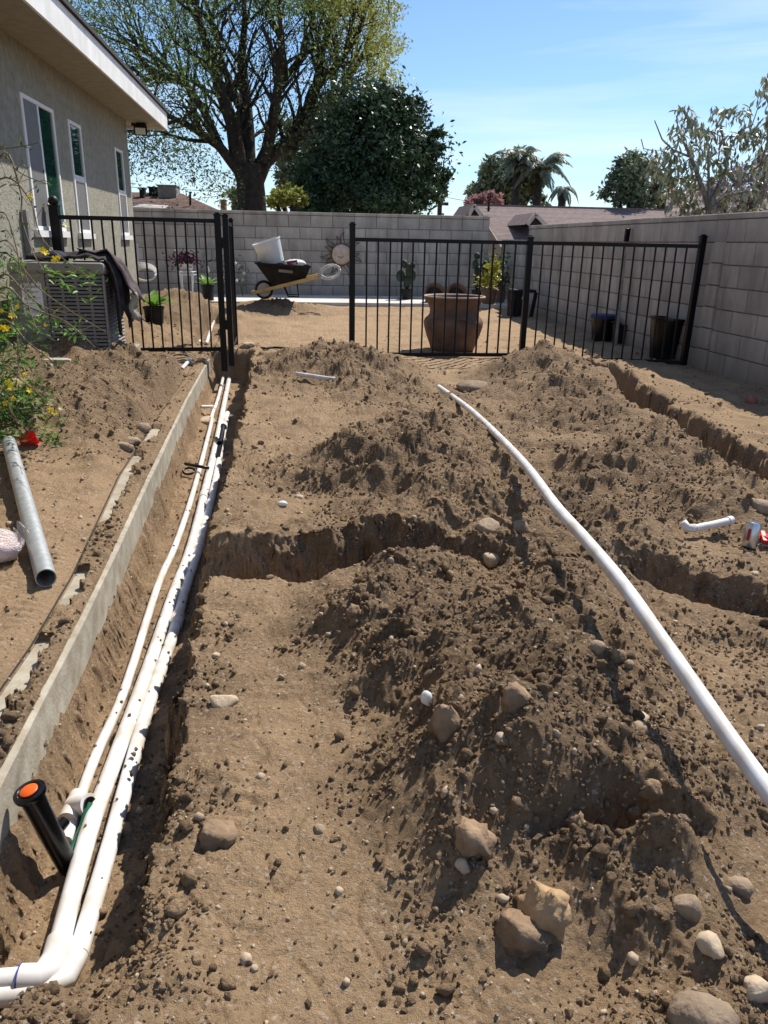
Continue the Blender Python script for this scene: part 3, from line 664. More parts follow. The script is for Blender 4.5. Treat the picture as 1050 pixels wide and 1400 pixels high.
def block_wall(w, A, B, rows, ztop, capz, ang, capoff=.012, mesh=bm_full, half=bm_half, shift=0.0):
    # A -> B is the run of the outer face, seen from the yard; blocks face -Y before turning by ang
    A, B = Vector(A), Vector(B); d = (B-A); Ln = d.length; d = d/Ln; R = Matrix.Rotation(ang, 4, 'Z')
    for k in range(rows):
        z = ztop-.203*(k+.5); off = (0.2 if k % 2 else 0.0)+shift; s = -off
        while s < Ln-.01:
            a, b = max(s, 0), min(s+.4, Ln)
            if b-a > .06:
                c = A+d*((a+b)/2); jit = random.uniform(-.0012, .0012)
                me = mesh if b-a > .3 else half
                mw = Matrix.Translation((c.x, c.y, z)) @ R @ Matrix.Translation((0, jit, 0))
                if abs((b-a) - (.4 if me is mesh else .2)) > .01: mw = mw @ Matrix.Diagonal(((b-a-J)/((.4 if me is mesh else .2)-J), 1, 1, 1))
                link_mesh('block', me, w, mw)
            s += .4
    s = 0
    while s < Ln-.05 and capz is not None:
        e = min(s+.4, Ln); c = A+d*((s+e)/2); link_mesh('cap_block', bm_cap, w, Matrix.Translation((c.x, c.y, capz)) @ R @ Matrix.Translation((0, -capoff, 0)) @ Matrix.Diagonal(((e-s-.004)/.394, 1, 1, 1))); s += .4
YB = 14.95
bw = thing('block_wall', (0, YB, ZS), 'long low wall of tan concrete blocks behind the patio with a sun ornament on it', 'wall')
block_wall(bw, (-4.4, YB, 0), (3.72, YB, 0), 7, 1.573, 1.601, 0.0)
m = MB(); m.box((-4.4, YB+.008, .0), (3.72, YB+.15, 1.573)); m.build('mortar_core', MT['mortar'], bw)
XW0, XW1 = 4.13, 4.0       # the side wall runs from near (y=2) to the corner
def wx(y): return XW0 + (XW1-XW0)*(y-4)/(YB-4)
sw = thing('block_wall', (XW0, 8, 0), 'tall tan block wall along the yard side, in shade, with scattered mortar stains', 'wall')
ang = -math.pi/2
dirw = Vector((XW1-XW0, YB-4, 0)).normalized(); ang = math.atan2(dirw.y, dirw.x) + math.pi
# high part
def seg(y0, y1): return (wx(y0), y0, 0), (wx(y1), y1, 0)
a, b = seg(7.45, 13.4); block_wall(sw, b, a, 7, 1.392, 1.42, ang, capoff=.008)
a, b = seg(2.2, 7.25); block_wall(sw, b, a, 7, 1.392, 1.42, ang, capoff=.008, shift=.1)
a, b = seg(13.4, YB); block_wall(sw, b, a, 6, 1.19, None, ang)
for y0, y1, zt in ((2.2, 13.4, 1.392), (13.4, YB+.1, 1.19)):
    m = MB(); m.prism([(wx(y0)+.008, y0, -.25), (wx(y1)+.008, y1, -.25), (wx(y1)+.16, y1, -.25), (wx(y0)+.16, y0, -.25)], (0, 0, zt+.25)); m.build('mortar_core', MT['mortar'], sw)
m = MB(); m.box((wx(13.6)-.01, 13.42, 1.192), (wx(13.6)+.16, YB+.12, 1.225)); m.build('low_cap', MT['block'], sw)
R = Matrix.Rotation(ang, 4, 'Z')
for k in range(6):
    link_mesh('pilaster_block', bm_pil, sw, Matrix.Translation((wx(7.35)-.028, 7.35, 1.0-.203*(k+.5))) @ R)
link_mesh('block', bm_half, sw, Matrix.Translation((wx(7.35), 7.35, 1.29)) @ R); link_mesh('block', bm_half, sw, Matrix.Translation((wx(7.35), 7.35, 1.1)) @ R)
link_mesh('cap_block', bm_cap, sw, Matrix.Translation((wx(7.35), 7.35, 1.42)) @ R @ Matrix.Diagonal((.55, 1.001, 1.001, 1)))

# ------------------------------------------------------------------ house
XH = -2.14; ZE = 2.56
hs = thing('house', (-4.5, 6, 0), 'grey green stucco house with white fascia and three tall white-framed windows', 'house')
WIN = [(7.27, 8.18, 1.17, 2.22, 's'), (8.70, 9.17, 1.16, 2.215, 'h'), (10.85, 11.31, 1.155, 2.19, 'h')]
yb = [-1.5] + [v for y0, y1, _, _, _ in WIN for v in (y0, y1)] + [11.78]
m = MB(); HX = -9
for i in range(0, len(yb)-1):
    y0, y1 = yb[i], yb[i+1]
    if i % 2 == 0: m.box((HX, y0, -.05), (XH, y1, 2.70))
    else:
        _, _, z0, z1, _ = WIN[i//2]; m.box((HX, y0, -.05), (XH, y1, z0)); m.box((HX, y0, z1), (XH, y1, 2.70)); m.box((HX, y0, z0), (XH-.09, y1, z1))
m.build('stucco_wall', MT['stucco'], hs)
XF = -1.66
m = MB(); m.box((HX, 11.785, ZE+.04), (XF-.025, 12.22, ZE+.055)); m.box((XH+.004, -1.5, ZE+.04), (XF-.025, 11.783, ZE+.055)); m.build('soffit', MT['soffit'], hs)
m = MB(); m.box((XF-.022, -1.6, ZE), (XF, 12.25, ZE+.215)); m.build('fascia_board', MT['white_paint'], hs)
m = MB(); m.box((HX, 12.228, ZE), (XF-.024, 12.25, ZE+.215)); m.build('fascia_board', MT['white_paint'], hs)
m = MB(); m.add([(XF+.03, -1.7, ZE+.217), (XF+.03, 12.3, ZE+.217), (HX, 12.3-2, ZE+2.6), (HX, -1.7, ZE+2.6), (XF+.03, -1.7, ZE+.25), (XF+.03, 12.3, ZE+.25), (HX, 10.3, ZE+2.64), (HX, -1.7, ZE+2.64)], [(0,1,2,3), (7,6,5,4), (0,4,5,1), (1,5,6,2), (2,6,7,3), (3,7,4,0)])
m.add([(XF+.03, 12.3, ZE+.217), (HX, 12.3, ZE+.217), (HX, 10.3, ZE+2.6)], [(0,1,2)]); m.build('roof', MT['shingle'], hs)
for k, (y0, y1, z0, z1, kd) in enumerate(WIN):
    fr = MB(); t = .034; x0, x1 = XH-.03, XH+.014
    fr.box((x0, y0-.01, z0), (x1, y0+t, z1)); fr.box((x0, y1-t, z0), (x1, y1+.01, z1)); fr.box((x0, y0+t, z1-t), (x1, y1-t, z1)); fr.box((x0, y0+t, z0), (x1, y1-t, z0+t))
    if kd == 's': ym = (y0+y1)/2; fr.box((x0+.01, ym-.022, z0+t), (x1-.008, ym+.022, z1-t))
    else: zm = z0+(z1-z0)*.50; fr.box((x0+.01, y0+t, zm-.03), (x1-.006, y1-t, zm+.03))
    wo = fr.build('window', MT['vinyl'], hs, bevel=.004)
    wo['label'] = ['wide sliding window with a screened half', 'narrow window between the wide one and the corner one', 'narrow window at the house corner'][k]
    def sub(name, lo, hi, mt):
        mm = MB(); mm.box(lo, hi); o = mm.build(name, mt); o.parent = wo; o.matrix_parent_inverse = Matrix.Translation(-hs.location); o.matrix_parent_inverse = Matrix.Identity(4)
        # window object sits at the house's origin offset: keep world place
        return o
    if kd == 's':
        sub('screen_pane', (XH-.004, y0+t, z0+t), (XH+.003, ym-.022, z1-t), MT['screen'])
        sub('glass_pane', (XH-.006, ym+.022, z0+t), (XH+.000, y1-t, z1-t), MT['glass'])
        sub('blind', (XH+.0005, ym+.023, z0+t+.001), (XH+.0015, y1-t-.001, z0+.27), MT['shade'])
    else:
        sub('glass_pane', (XH-.006, y0+t, zm+.03), (XH+.000, y1-t, z1-t), MT['glass'])
        sub('screen_pane', (XH-.004, y0+t, z0+t), (XH+.003, y1-t, zm-.03), MT['screen'])
    sub('sill', (XH+.001, y0-.05, z0-.055), (XH+.045, y1+.05, z0-.001), MT['vinyl'])
fl = thing('floodlight', (-1.95, 11.9, ZE-.02), 'small black floodlight with a square pale lens under the roof eave corner', 'floodlight')
m = MB(); m.box((-2.02, 11.84, ZE-.02), (-1.90, 11.96, ZE+.038)); m.build('base', MT['dusty_black'], fl, bevel=.004)
m = MB(); Rq = rotm('X', math.radians(12)); m.box((-2.03, 11.70, ZE-.135), (-1.86, 11.74, ZE-.02), Rq, (-1.95, 11.72, ZE-.08)); m.build('housing', MT['dusty_black'], fl, bevel=.004)
m = MB(); m.box((-2.01, 11.694, ZE-.12), (-1.88, 11.70, ZE-.04), Rq, (-1.95, 11.72, ZE-.08)); m.build('lens', MT['paper'], fl)
m = MB(); m.tube([(-1.95, 11.74, ZE-.06), (-1.95, 11.8, ZE-.06), (-1.95, 11.86, ZE-.01)], .012, 8); m.tube([(-2.02, 11.9, ZE+.01), (-2.09, 11.9, ZE+.02)], .02, 8); m.build('bracket', MT['dusty_black'], fl)
# grey conduit riser on the wall behind the condenser
cd = MB(); cd.box((XH+.001, 6.9, .35), (XH+.05, 6.96, 1.32)); tag(cd.build('conduit', MT['grey_metal'], bevel=.004), 'thin grey conduit running up the stucco wall behind the condenser', 'conduit')

# ------------------------------------------------------------------ metal fences
pk_me = None
def picket_mesh(h):
    m = MB(); m.box((-.008, -.008, 0), (.008, .008, h)); me = bpy.data.meshes.new('picket'); me.from_pydata(m.v, [], m.f); me.update(); me.materials.append(MT['black_metal']); return me
PK = picket_mesh(1.0)
def post(name, x, y, z0, z1, parent, tilt=(0, 0), r=.028):
    m = MB(); b = Vector((x+tilt[0], y+tilt[1], z1))
    m.bar((x, y, z0), b, 2*r); m.bar(b-Vector((0,0,.004)), b+Vector((0, 0, .012)), 2*r+.010); m.bar(b+Vector((0, 0, .012)), b+Vector((0, 0, .026)), 2*r*.7)
    return m.build(name, MT['black_metal'], parent, bevel=.003)
def panel(A, B, n, parent, zt, zb, tb=0.0):
    A, B = Vector(A), Vector(B); d = (B-A)
    up = Vector((0, 0, 1))
    for nm, z in (('top_rail', zt), ('bottom_rail', zb)):
        m = MB(); m.bar(A+up*z, B+up*z, .028, .036); m.build(nm, MT['black_metal'], parent)
    an = math.atan2(d.y, d.x)
    for i in range(n):
        p = A+d*((i+1)/(n+1)); lean = random.uniform(-.004, .004)
        link_mesh('picket', PK, parent, Matrix.Translation((p.x, p.y, p.z+zb+.01)) @ Matrix.Rotation(an, 4, 'Z') @ Matrix.Rotation(lean, 4, 'Y') @ Matrix.Diagonal((1, 1, zt-zb-.02, 1)))
p1, p2, p3 = (.620, 8.0, 0), (2.395, 7.98, 0), (4.03, 7.55, 0)
fr_ = thing('metal_fence', (2.3, 8, 0), 'black metal picket fence of two sections running from the gate gap to the block wall', 'fence')
post('post', p1[0], p1[1], -.1, 1.285, fr_); post('post', p2[0]+.02, p2[1], -.1, 1.20, fr_); post('post', p3[0]-.03, p3[1], -.2, 1.235, fr_, (.02, 0))
A, B = Vector((p1[0]+.03, p1[1], 0)), Vector((p2[0]-.01, p2[1], 0)); panel(A, B, 14, fr_, 1.150, .035)
A, B = Vector((p2[0]+.05, p2[1], 0)), Vector((p3[0]-.05, p3[1], 0)); panel(A, B, 15, fr_, 1.150, .02)
m = MB(); m.box((.585, 7.965, .62), (.60, 8.0, .72)); m.build('latch', MT['black_metal'], fr_)
fl_ = thing('metal_fence', (-1.4, 7.7, .05), 'black metal picket fence from the house wall past the condenser to the open gate', 'fence')
post('post', -.655, 7.74, -.1, 1.335, fl_); post('post', -2.06, 7.60, -.1, 1.375, fl_, r=.04)
panel(Vector((-2.03, 7.6, 0)), Vector((-.68, 7.74, 0)), 14, fl_, 1.285, .115)
m = MB(); m.lathe([(0, 1.385), (.035, 1.39), (.046, 1.41), (.04, 1.44), (.02, 1.46), (0, 1.463)], 16, (-2.06, 7.6, 0)); m.build('post_ball', MT['dusty_black'], fl_, smooth=True)
gt = thing('gate', (-.58, 7.8, .0), 'black metal gate leaf swung open away from us beside the fence end post', 'gate')
post('stile', -.585, 7.76, -.05, 1.33, gt, r=.026); post('stile', -.60, 8.72, .02, 1.315, gt, r=.022)
panel(Vector((-.587, 7.79, 0)), Vector((-.60, 8.70, 0)), 7, gt, 1.27, .11)
for z in (.3, 1.05):
    m = MB(); m.box((-.635, 7.73, z), (-.605, 7.77, z+.09)); m.build('hinge', MT['black_metal'], gt)

# ------------------------------------------------------------------ condenser
XA0, XA1, YA0, YA1, ZA0, ZA1 = -1.99, -1.335, 6.0, 6.56, .30, .95
ac = thing('air_conditioner', ((XA0+XA1)/2, (YA0+YA1)/2, ZA0), 'tan grey air conditioner condenser with louvred sides beside the house wall', 'air conditioner')
m = MB(); m.box((XA0+.04, YA0+.04, ZA0+.02), (XA1-.04, YA1-.04, ZA1-.06)); m.build('coil', MT['ac_dark'], ac)
m = MB(); m.box((XA0-.012, YA0-.012, ZA1-.085), (XA1+.012, YA1+.012, ZA1)); m.build('top_cover', MT['ac_paint'], ac, bevel=.028)
m = MB(); m.box((XA0, YA0, ZA0), (XA0+.24, YA0+.035, ZA1-.08)); m.box((XA0, YA0+.035, ZA0), (XA0+.03, YA1, ZA1-.08)); m.build('service_panel', MT['ac_paint'], ac, bevel=.004)
m = MB(); m.box((XA0+.22, YA0, ZA0), (XA1, YA0+.03, ZA0+.03)); m.box((XA1-.03, YA0+.03, ZA0), (XA1, YA1, ZA0+.03)); m.build('base_pan', MT['ac_paint'], ac)
m = MB()
for fx in (0, .25, .5, .75, 1):
    x = XA0+.25+fx*(XA1-XA0-.25-.016); m.box((x, YA0+.004, ZA0+.03), (x+.016, YA0+.02, ZA1-.085))
for fy in (.04, .28, .52, .76, 1): y = YA0+.005+fy*(YA1-YA0-.02); m.box((XA1-.02, y, ZA0+.03), (XA1-.004, y+.014, ZA1-.085))
m.build('grille_ribs', MT['ac_paint'], ac)
NL = 20
for k in range(NL):
    z = ZA0+.045+k*(ZA1-.10-ZA0-.045)/(NL-1)
    m = MB(); x0 = XA0+.245
    prof = [(-.004, -.008), (.010, .008), (.014, .006), (.0, -.010)]
    vs = [(x0, YA0+a, z+b) for a, b in prof] + [(XA1-.03, YA0+a, z+b) for a, b in prof] + [(XA1-a-.001, YA0+.03, z+b) for a, b in prof] + [(XA1-a-.001, YA1, z+b) for a, b in prof]
    m.add(vs, [(3,2,1,0)] + [(s*4+i, s*4+(i+1)%4, (s+1)*4+(i+1)%4, (s+1)*4+i) for s in range(3) for i in range(4)] + [(12,13,14,15)])
    m.build('louver', MT['ac_paint'], ac)
m = MB(); m.box((XA0+.075, YA0-.003, .57), (XA0+.215, YA0-.001, .80)); lb = m.build('label_plate', MT['paper'], ac)
# print on the label, letters as flat strokes of type
def text(body, size, loc, rot, mt, name, parent=None, ext=.0006, sx=1.0):
    cu = bpy.data.curves.new(name, 'FONT'); cu.body = body; cu.size = size; cu.extrude = ext; cu.align_x = 'CENTER'; cu.resolution_u = 2
    t = bpy.data.objects.new(name, cu); C.objects.link(t); dg = bpy.context.evaluated_depsgraph_get(); me = bpy.data.meshes.new_from_object(t.evaluated_get(dg))
    bpy.data.objects.remove(t); me.materials.clear(); me.materials.append(mt)
    mw = Matrix.Translation(loc) @ rot.to_4x4() @ Matrix.Diagonal((sx, 1, 1, 1)); me.transform(mw)
    o = bpy.data.objects.new(name, me); C.objects.link(o)
    if parent: o.parent = parent; o.matrix_local = Matrix.Translation(-parent.location)
    return o
text('ENDEAVOR', .026, (XA0+.145, YA0-.0045, .768), rotm('X', math.pi/2), MT['ink'], 'label_lettering', ac, .0005, .95)
m = MB()
for k, (w_, z) in enumerate(((.10, .745), (.08, .735), (.11, .70), (.06, .69), (.10, .66), (.12, .61), (.09, .60))): m.box((XA0+.145-w_/2, YA0-.0042, z), (XA0+.145+w_/2, YA0-.0032, z+.0022))
m.build('label_print', MT['ink'], ac)
m = MB(); m.box((-2.06, 5.88, .19), (-1.24, 6.66, .298)); pad = m.build('condenser_pad', MT['concrete'], bevel=.01); tag(pad, 'concrete pad carrying the condenser, half buried in the spoil heap', 'concrete pad')
m = MB(); m.box((-2.13, 5.0, .14), (-1.60, 5.46, .31)); m.box((-2.13, 5.5, .16), (-1.50, 5.60, .33)); tag(m.build('concrete_step', MT['concrete'], bevel=.008), 'low broken concrete edging behind the yellow-flowered shrub', 'concrete edging')

# jacket draped over the condenser: a wrinkled sheet that follows the top and falls down the side
def cloth_z(u, v): return .012*math.sin(9*u+4*v)+.010*math.sin(17*v-6*u)+.006*math.sin(31*u+11*v)
def drape(name, outline, mt, rows=26, cols=22, seed=0, thick=.012):
    r = random.Random(seed); g = []
    for i in range(rows):
        row = []
        for j in range(cols):
            row.append(outline(i/(rows-1), j/(cols-1)))
        g.append(row)
    m = MB(); m.sheet(g); o = m.build(name, mt, None, smooth=True)
    s = o.modifiers.new('thickness', 'SOLIDIFY'); s.thickness = thick; s.offset = 1
    return o
def jk(u, v):       # u along x over the top then down the side, v along y
    y = YA0+.02+v*.40+.03*math.sin(5*u); s = u*1.02
    top = XA1-(-.0)-.0
    wv = cloth_z(u*1.3, v)
    if s < .55: return (XA1-.53+s, y, ZA1+.018+abs(wv)*1.5+.030*math.sin(3.1*v)*(.4+s))
    q = s-.55; bulge = .06*math.sin(min(q/.25, 1)*1.4)
    return (XA1+.02+bulge+.018*math.sin(14*v+2), y+.04*q, ZA1+.01-q*(.85+.25*math.sin(7*v+1))+wv)
jo = drape('jacket', jk, MT['cloth'], seed=1); tag(jo, 'dark crumpled jacket draped over the top and side of the condenser', 'jacket')
def jl(u, v):
    y = YA0+.14+v*.32; s = u*.62
    wv = cloth_z(u*2+3, v)
    if s < .22: return (XA1-.20+s, y, ZA1+.085+wv*.8-.05*v)
    q = s-.22; q = q*.72; return (XA1+.02+q*.55+.02*math.sin(9*v), y+.05*q, ZA1+.08-.05*v-q*1.0-q*q*.4+wv)
jo2 = drape('jacket_lining', jl, MT['cloth2'], 16, 14, 2, .008); jo2.parent = jo
def gl(u, v):
    return (XA1+.16+.035*math.sin(6*v)*(1-u)+v*.05-.02+.015*math.sin(9*u), YA0+.16+v*.05, ZA1-.22-u*.20+.01*math.sin(8*v+5*u))
g_ = drape('work_glove', gl, MT['cloth3'], 12, 8, 4, .02); tag(g_, 'pale cloth work glove hanging from the jacket hem', 'glove')
m = MB(); 
m.lathe([(.002, .075), (.04, .07), (.07, .05), (.085, .02), (.088, 0), (.0, 0)], 20, (XA0+.30, YA0+.14, ZA1+.002)); m.prism([(XA0+.22, YA0+.10, ZA1+.004), (XA0+.14, YA0+.07, ZA1+.010), (XA0+.13, YA0+.14, ZA1+.012), (XA0+.22, YA0+.19, ZA1+.004)], (0, 0, .006))
tag(m.build('cap', MT['navy'], smooth=True, angle=50), 'navy cloth cap lying on the condenser beside the jacket', 'cap')

# ------------------------------------------------------------------ pipes
def pipe_obj(name, path, r, mt, label, cat='pipe', group=None, n=18, hollow=False, sub=5):
    # smooth path
    P = [Vector(p) for p in path]; out = []
    for i in range(len(P)-1):
        p0, p1_, p2_, p3_ = P[max(i-1,0)], P[i], P[i+1], P[min(i+2,len(P)-1)]
        for k in range(sub):
            t = k/sub; out.append(0.5*((2*p1_)+(p2_-p0)*t+(2*p0-5*p1_+4*p2_-p3_)*t*t+(3*p1_-p0-3*p2_+p3_)*t**3))
    out.append(P[-1])
    m = MB()
    if hollow:
        m.tube(out, r, n, cap=False); m.tube([out[0]] + out[1:-1] + [out[-1]], r*.9, n, cap=False)
        for e, o2 in ((0, out[1]), (-1, out[-2])):
            c = out[e]; t = (o2-c).normalized(); u = t.orthogonal().normalized(); v = t.cross(u)
            # ring lip
        a, b = len(out)*n, (len(out)-1)*n
        for st in (0, b):
            m.f += [(st+k, st+(k+1)%n, a+st+(k+1)%n, a+st+k) for k in range(n)]; m.mi += [0]*n
    else: m.tube(out, r, n)
    o = m.build(name, mt, smooth=True, angle=50); 
    if label: tag(o, label, cat, group)
    return o, out
def zt(pxs, z): return [tuple(atz(px, py, (z if isinstance(z, (int, float)) else z[i]))) for i, (px, py) in enumerate(pxs)]
def collar(name, path_a, path_b, r, mt, parent):
    m = MB(); m.tube([path_a, path_b], r, 18); o = m.build(name, mt, None, smooth=True, angle=40); o.parent = parent; return o
ZP = -.258
P1, o1 = pipe_obj('pvc_pipe', zt([(307,508),(298,545),(290,567),(288,582),(265,670),(240,745),(216,800),(171,941),(128,1040),(90,1150)], [-.23,-.24,-.25,-.252,-.258,-.262,-.264,-.266,-.268,-.268]), .0150, MT['pvc'], 'thin white pipe beside the concrete footing, with a tee near its near end')
P2, o2 = pipe_obj('pvc_pipe', zt([(314,514),(305,560),(297,600),(283,660),(262,745),(238,810),(205,907),(163,1023),(120,1143),(78,1303)], ZP+.010), .0220, MT['pvc'], 'middle thick white pipe of the three in the long trench')
P3, o3 = pipe_obj('pvc_pipe', zt([(311,565),(303,605),(296,650),(276,735),(254,803),(236,869),(201,971),(171,1078),(150,1156),(107,1305)], ZP), .0205, MT['pvc'], 'third white pipe along the shaded trench side, with a black sleeve')
# elbow and the cross run towards the house
E0 = Vector(atz(78, 1303, ZP+.012)); E1 = Vector(atz(58, 1336, ZP+.012)); E2 = Vector(atz(0, 1341, ZP+.012))
dE = (E2-E1).normalized(); d0 = (Vector(o2[-1])-Vector(o2[-4])).normalized()
m = MB(); q = [E0-d0*.03, E0+d0*.012, (E0+E1*1.0)/2+d0*.012, E1+dE*.004, E1+dE*.04]
m.tube(q, [.0275, .0275, .0285, .0275, .0275], 20); e = m.build('elbow_fitting', MT['pvc'], None, smooth=True, angle=50); e.parent = P2
m = MB(); m.tube([E1+dE*.03, E1+dE*.9], .022, 18); e = m.build('cross_run', MT['pvc'], None, smooth=True, angle=50); e.parent = P2
m = MB(); m.tube([E1+dE*.040, E1+dE*.043], .028, 18); e = m.build('blue_primer_ring', MT['pvc_blue'], None, smooth=True, angle=40); e.parent = P2
m = MB(); c0 = Vector(o3[-1]); m.tube([c0, c0+d0*.05+Vector((-.01, 0, 0)), c0+d0*.08+dE*.06, c0+d0*.085+dE*.9], .0205, 18); e = m.build('cross_run', MT['pvc'], None, smooth=True, angle=60); e.parent = P3
for P_, oo, fr, r in ((P2, o2, .35, .0265), (P3, o3, .52, .0245)):
    i = int(fr*len(oo)); a = Vector(oo[i]); b = Vector(oo[i+1]); d = (b-a).normalized(); collar('coupling', a, a+d*.09, r, MT['pvc'], P_)
# black sleeve
a = Vector(atz(305, 584, ZP+.004)); b = Vector(atz(297, 628, ZP+.004)); m = MB(); m.tube([a, a+(b-a)*.12, a+(b-a)*.13, b], [.030, .030, .025, .025], 18); e = m.build('black_sleeve', MT['black_plastic'], None, smooth=True, angle=40); e.parent = P3
m = MB(); m.tube([Vector(atz(295, 600, ZP+.03)), Vector(atz(300, 606, ZP+.035))], .018, 10); e = m.build('sleeve_knob', MT['black_plastic'], None, smooth=True, angle=40); e.parent = P3
# black clamp bar lying across the pipes
bar = thing('clamp_bar', tuple(atz(268, 637, ZP+.04)), 'black bar with a ring end lying across the trench pipes', 'clamp')
m = MB(); m.tube([atz(253, 634, ZP+.045), atz(268, 637, ZP+.045), atz(285, 640, ZP+.045)], .010, 10); m.build('rod', MT['black_plastic'], bar, smooth=True)
m = MB(); c0 = Vector(atz(258, 644, ZP+.02)); m.tube([c0+Vector((math.cos(a)*.035, math.sin(a)*.035, .01*math.sin(a))) for a in np.linspace(0, 6.28, 20)], .007, 8); m.build('ring', MT['black_plastic'], bar, smooth=True)
# tee on the thin pipe and the green riser
tee_a, tee_b = Vector(atz(99, 1103, ZP)), Vector(atz(122, 1099, ZP+.028))
m = MB(); m.tube([tee_a, tee_a+(tee_b-tee_a)*.4, tee_b], [.026, .026, .027], 18); m.tube([Vector(atz(92, 1122, ZP)), Vector(atz(108, 1088, ZP))], .0245, 18); e = m.build('tee_fitting', MT['pvc'], None, smooth=True, angle=50); e.parent = P1
gp, _ = pipe_obj('green_pipe', [tuple(tee_b+Vector((.0, .0, .0))), tuple(atz(112, 1135, ZP)), tuple(atz(95, 1172, ZP-.01))], .011, MT['green_pvc'], 'short dark green pipe joining the tee to the black riser')
m = MB(); m.tube([tee_b-(tee_b-tee_a)*.2, tee_b+(tee_b-tee_a).normalized()*.006], .0175, 16); e = m.build('black_bushing', MT['black_plastic'], None, smooth=True, angle=40); e.parent = gp
# sprinkler riser
rb, rt = Vector(atz(97, 1192, -.285)), Vector(atz(40, 1082, -.03)); rd = (rt-rb).normalized(); q = Vector((0, 0, 1)).rotation_difference(rd).to_matrix(); Lr = (rt-rb).length
sp = thing('sprinkler_riser', tuple(rb), 'black plastic pop-up sprinkler body with an orange cap, leaning in the trench', 'sprinkler')
m = MB(); m.lathe([(.012, -.02), (.018, 0), (.0215, .015), (.0235, .05), (.0255, Lr-.05), (.0265, Lr-.03), (.0265, Lr-.012)], 28, tuple(rb), q); m.build('body', MT['black_plastic'], sp, smooth=True, angle=40)
m = MB(); m.lathe([(.026, Lr-.014), (.034, Lr-.010), (.0355, Lr-.004), (.0345, Lr+.001), (.026, Lr+.003), (.024, Lr+.001), (.0, Lr+.001)], 30, tuple(rb), q); m.build('cap_ring', MT['black_plastic'], sp, smooth=True, angle=40)
m = MB(); m.lathe([(.0, Lr+.0015), (.0185, Lr+.0015), (.0195, Lr+.004), (.017, Lr+.006), (.0, Lr+.007)], 26, tuple(rb), q); m.build('orange_plug', MT['orange'], sp, smooth=True, angle=40)
m = MB(); sd = rb+rd*(Lr*.46); side = q @ Vector((.72, .1, 0)); side = (Vector(atz(84, 1128, -.16))-sd).normalized(); m.tube([sd+side*.015, sd+side*.043], [.013, .013], 14); m.build('side_inlet', MT['black_plastic'], sp, smooth=True, angle=40)
# long curved pipe across the heaps
rz = [.085, .12, .17, .25, .295, .305, .30, .275, .245, .215, .185, .15]
rp_ = [(600,529),(640,558),(680,595),(720,638),(760,692),(800,737),(850,797),(900,868),(950,940),(1000,1013),(1050,1082),(1130,1190)]
rz2 = []
for (px, py), z in zip(rp_, rz):
    for _ in range(8): p = atz(px, py, z); z = max(z, h1(p[0], p[1])+.026)
    rz2.append(z)
print('pipe heights', [round(a-b, 3) for a, b in zip(rz2, rz)])
LP_, oL = pipe_obj('pvc_pipe', zt(rp_, rz), .0185, MT['pvc'], 'very long bent white pipe lying across the soil heaps', sub=8)
m = MB(); d = (Vector(oL[1])-Vector(oL[0])).normalized(); m.tube([Vector(oL[0])-d*.003, Vector(oL[0])+d*.001], .016, 14); e = m.build('open_end', MT['sack'], None); e.parent = LP_
# offcuts
def on(px, py, dz=0.012): 
    z = .05
    for _ in range(6): p = atz(px, py, z); z = h1(p[0], p[1])+dz
    return tuple(atz(px, py, z))
oc = thing('pvc_pipe', on(432, 514), 'short white pipe offcut on the mound before the gate gap', 'pipe offcut')
a, b = Vector(on(405, 511, .04)), Vector(on(459, 519, .04)); m = MB(); m.tube([a, b], .0165, 14); m.build('tube', MT['pvc'], oc, smooth=True, angle=40); m = MB(); m.tube([b-(b-a).normalized()*.03, b], .020, 14); m.build('socket_end', MT['pvc'], oc, smooth=True, angle=40)
oc = thing('pvc_pipe', on(960, 718), 'short white pipe with an elbow at one end, beside the soda can', 'pipe offcut')
zq = max(on(px, py, 0)[2] for px, py in ((940, 722), (950, 722), (962, 720), (975, 717), (988, 714), (1000, 711)))+.016
pth = [Vector(atz(933, 714, zq+.02)), Vector(atz(940, 722, zq)), Vector(atz(950, 722, zq)), Vector(atz(975, 717, zq)), Vector(atz(1000, 711, zq))]
m = MB(); m.tube(pth[2:], .0145, 14); m.build('tube', MT['pvc'], oc, smooth=True, angle=40); m = MB(); m.tube(pth[:3], .0175, 14); m.build('elbow_fitting', MT['pvc'], oc, smooth=True); m = MB(); m.tube([pth[-1]-(pth[-1]-pth[-2]).normalized()*.025, pth[-1]], .018, 14); m.build('coupling', MT['pvc'], oc, smooth=True, angle=40)
oc = thing('pvc_pipe', on(254, 498), 'short white pipe end poking out of soil by the footing before the fence', 'pipe offcut')
a, b = Vector(on(248, 505, .02)), Vector(on(261, 490, .03)); m = MB(); m.tube([a, b], .0165, 14); m.build('tube', MT['pvc'], oc, smooth=True, angle=40); m = MB(); m.tube([a, a+(b-a).normalized()*.02], .019, 14); m.build('socket_end', MT['grey_metal'], oc, smooth=True, angle=40)
pipe_obj('pvc_pipe', [tuple(atz(282, 470, -.03)), tuple(atz(290, 445, -.02)), tuple(atz(296, 428, -.02))], .02, MT['pvc'], 'white pipe running in the small trench behind the fence')
pipe_obj('pvc_pipe', [tuple(atz(275, 466, -.03)), tuple(atz(262, 470, -.02))], .017, MT['pvc'], 'stub of white pipe under the fence bottom rail')
pipe_obj('pvc_pipe', [tuple(atz(275, 556, -.20)), tuple(atz(291, 556, -.22))], .013, MT['pvc'], 'stubby white pipe entering the trench side above the pale boulder')
# black drip tubes near the gate
pipe_obj('hose', [tuple(on(347, 473, .01)), tuple(on(360, 476, .01)), tuple(on(375, 475, .015)), tuple(on(398, 477, .02))], .012, MT['dusty_black'], 'bit of black hose lying on the soil in the gate gap', 'hose')

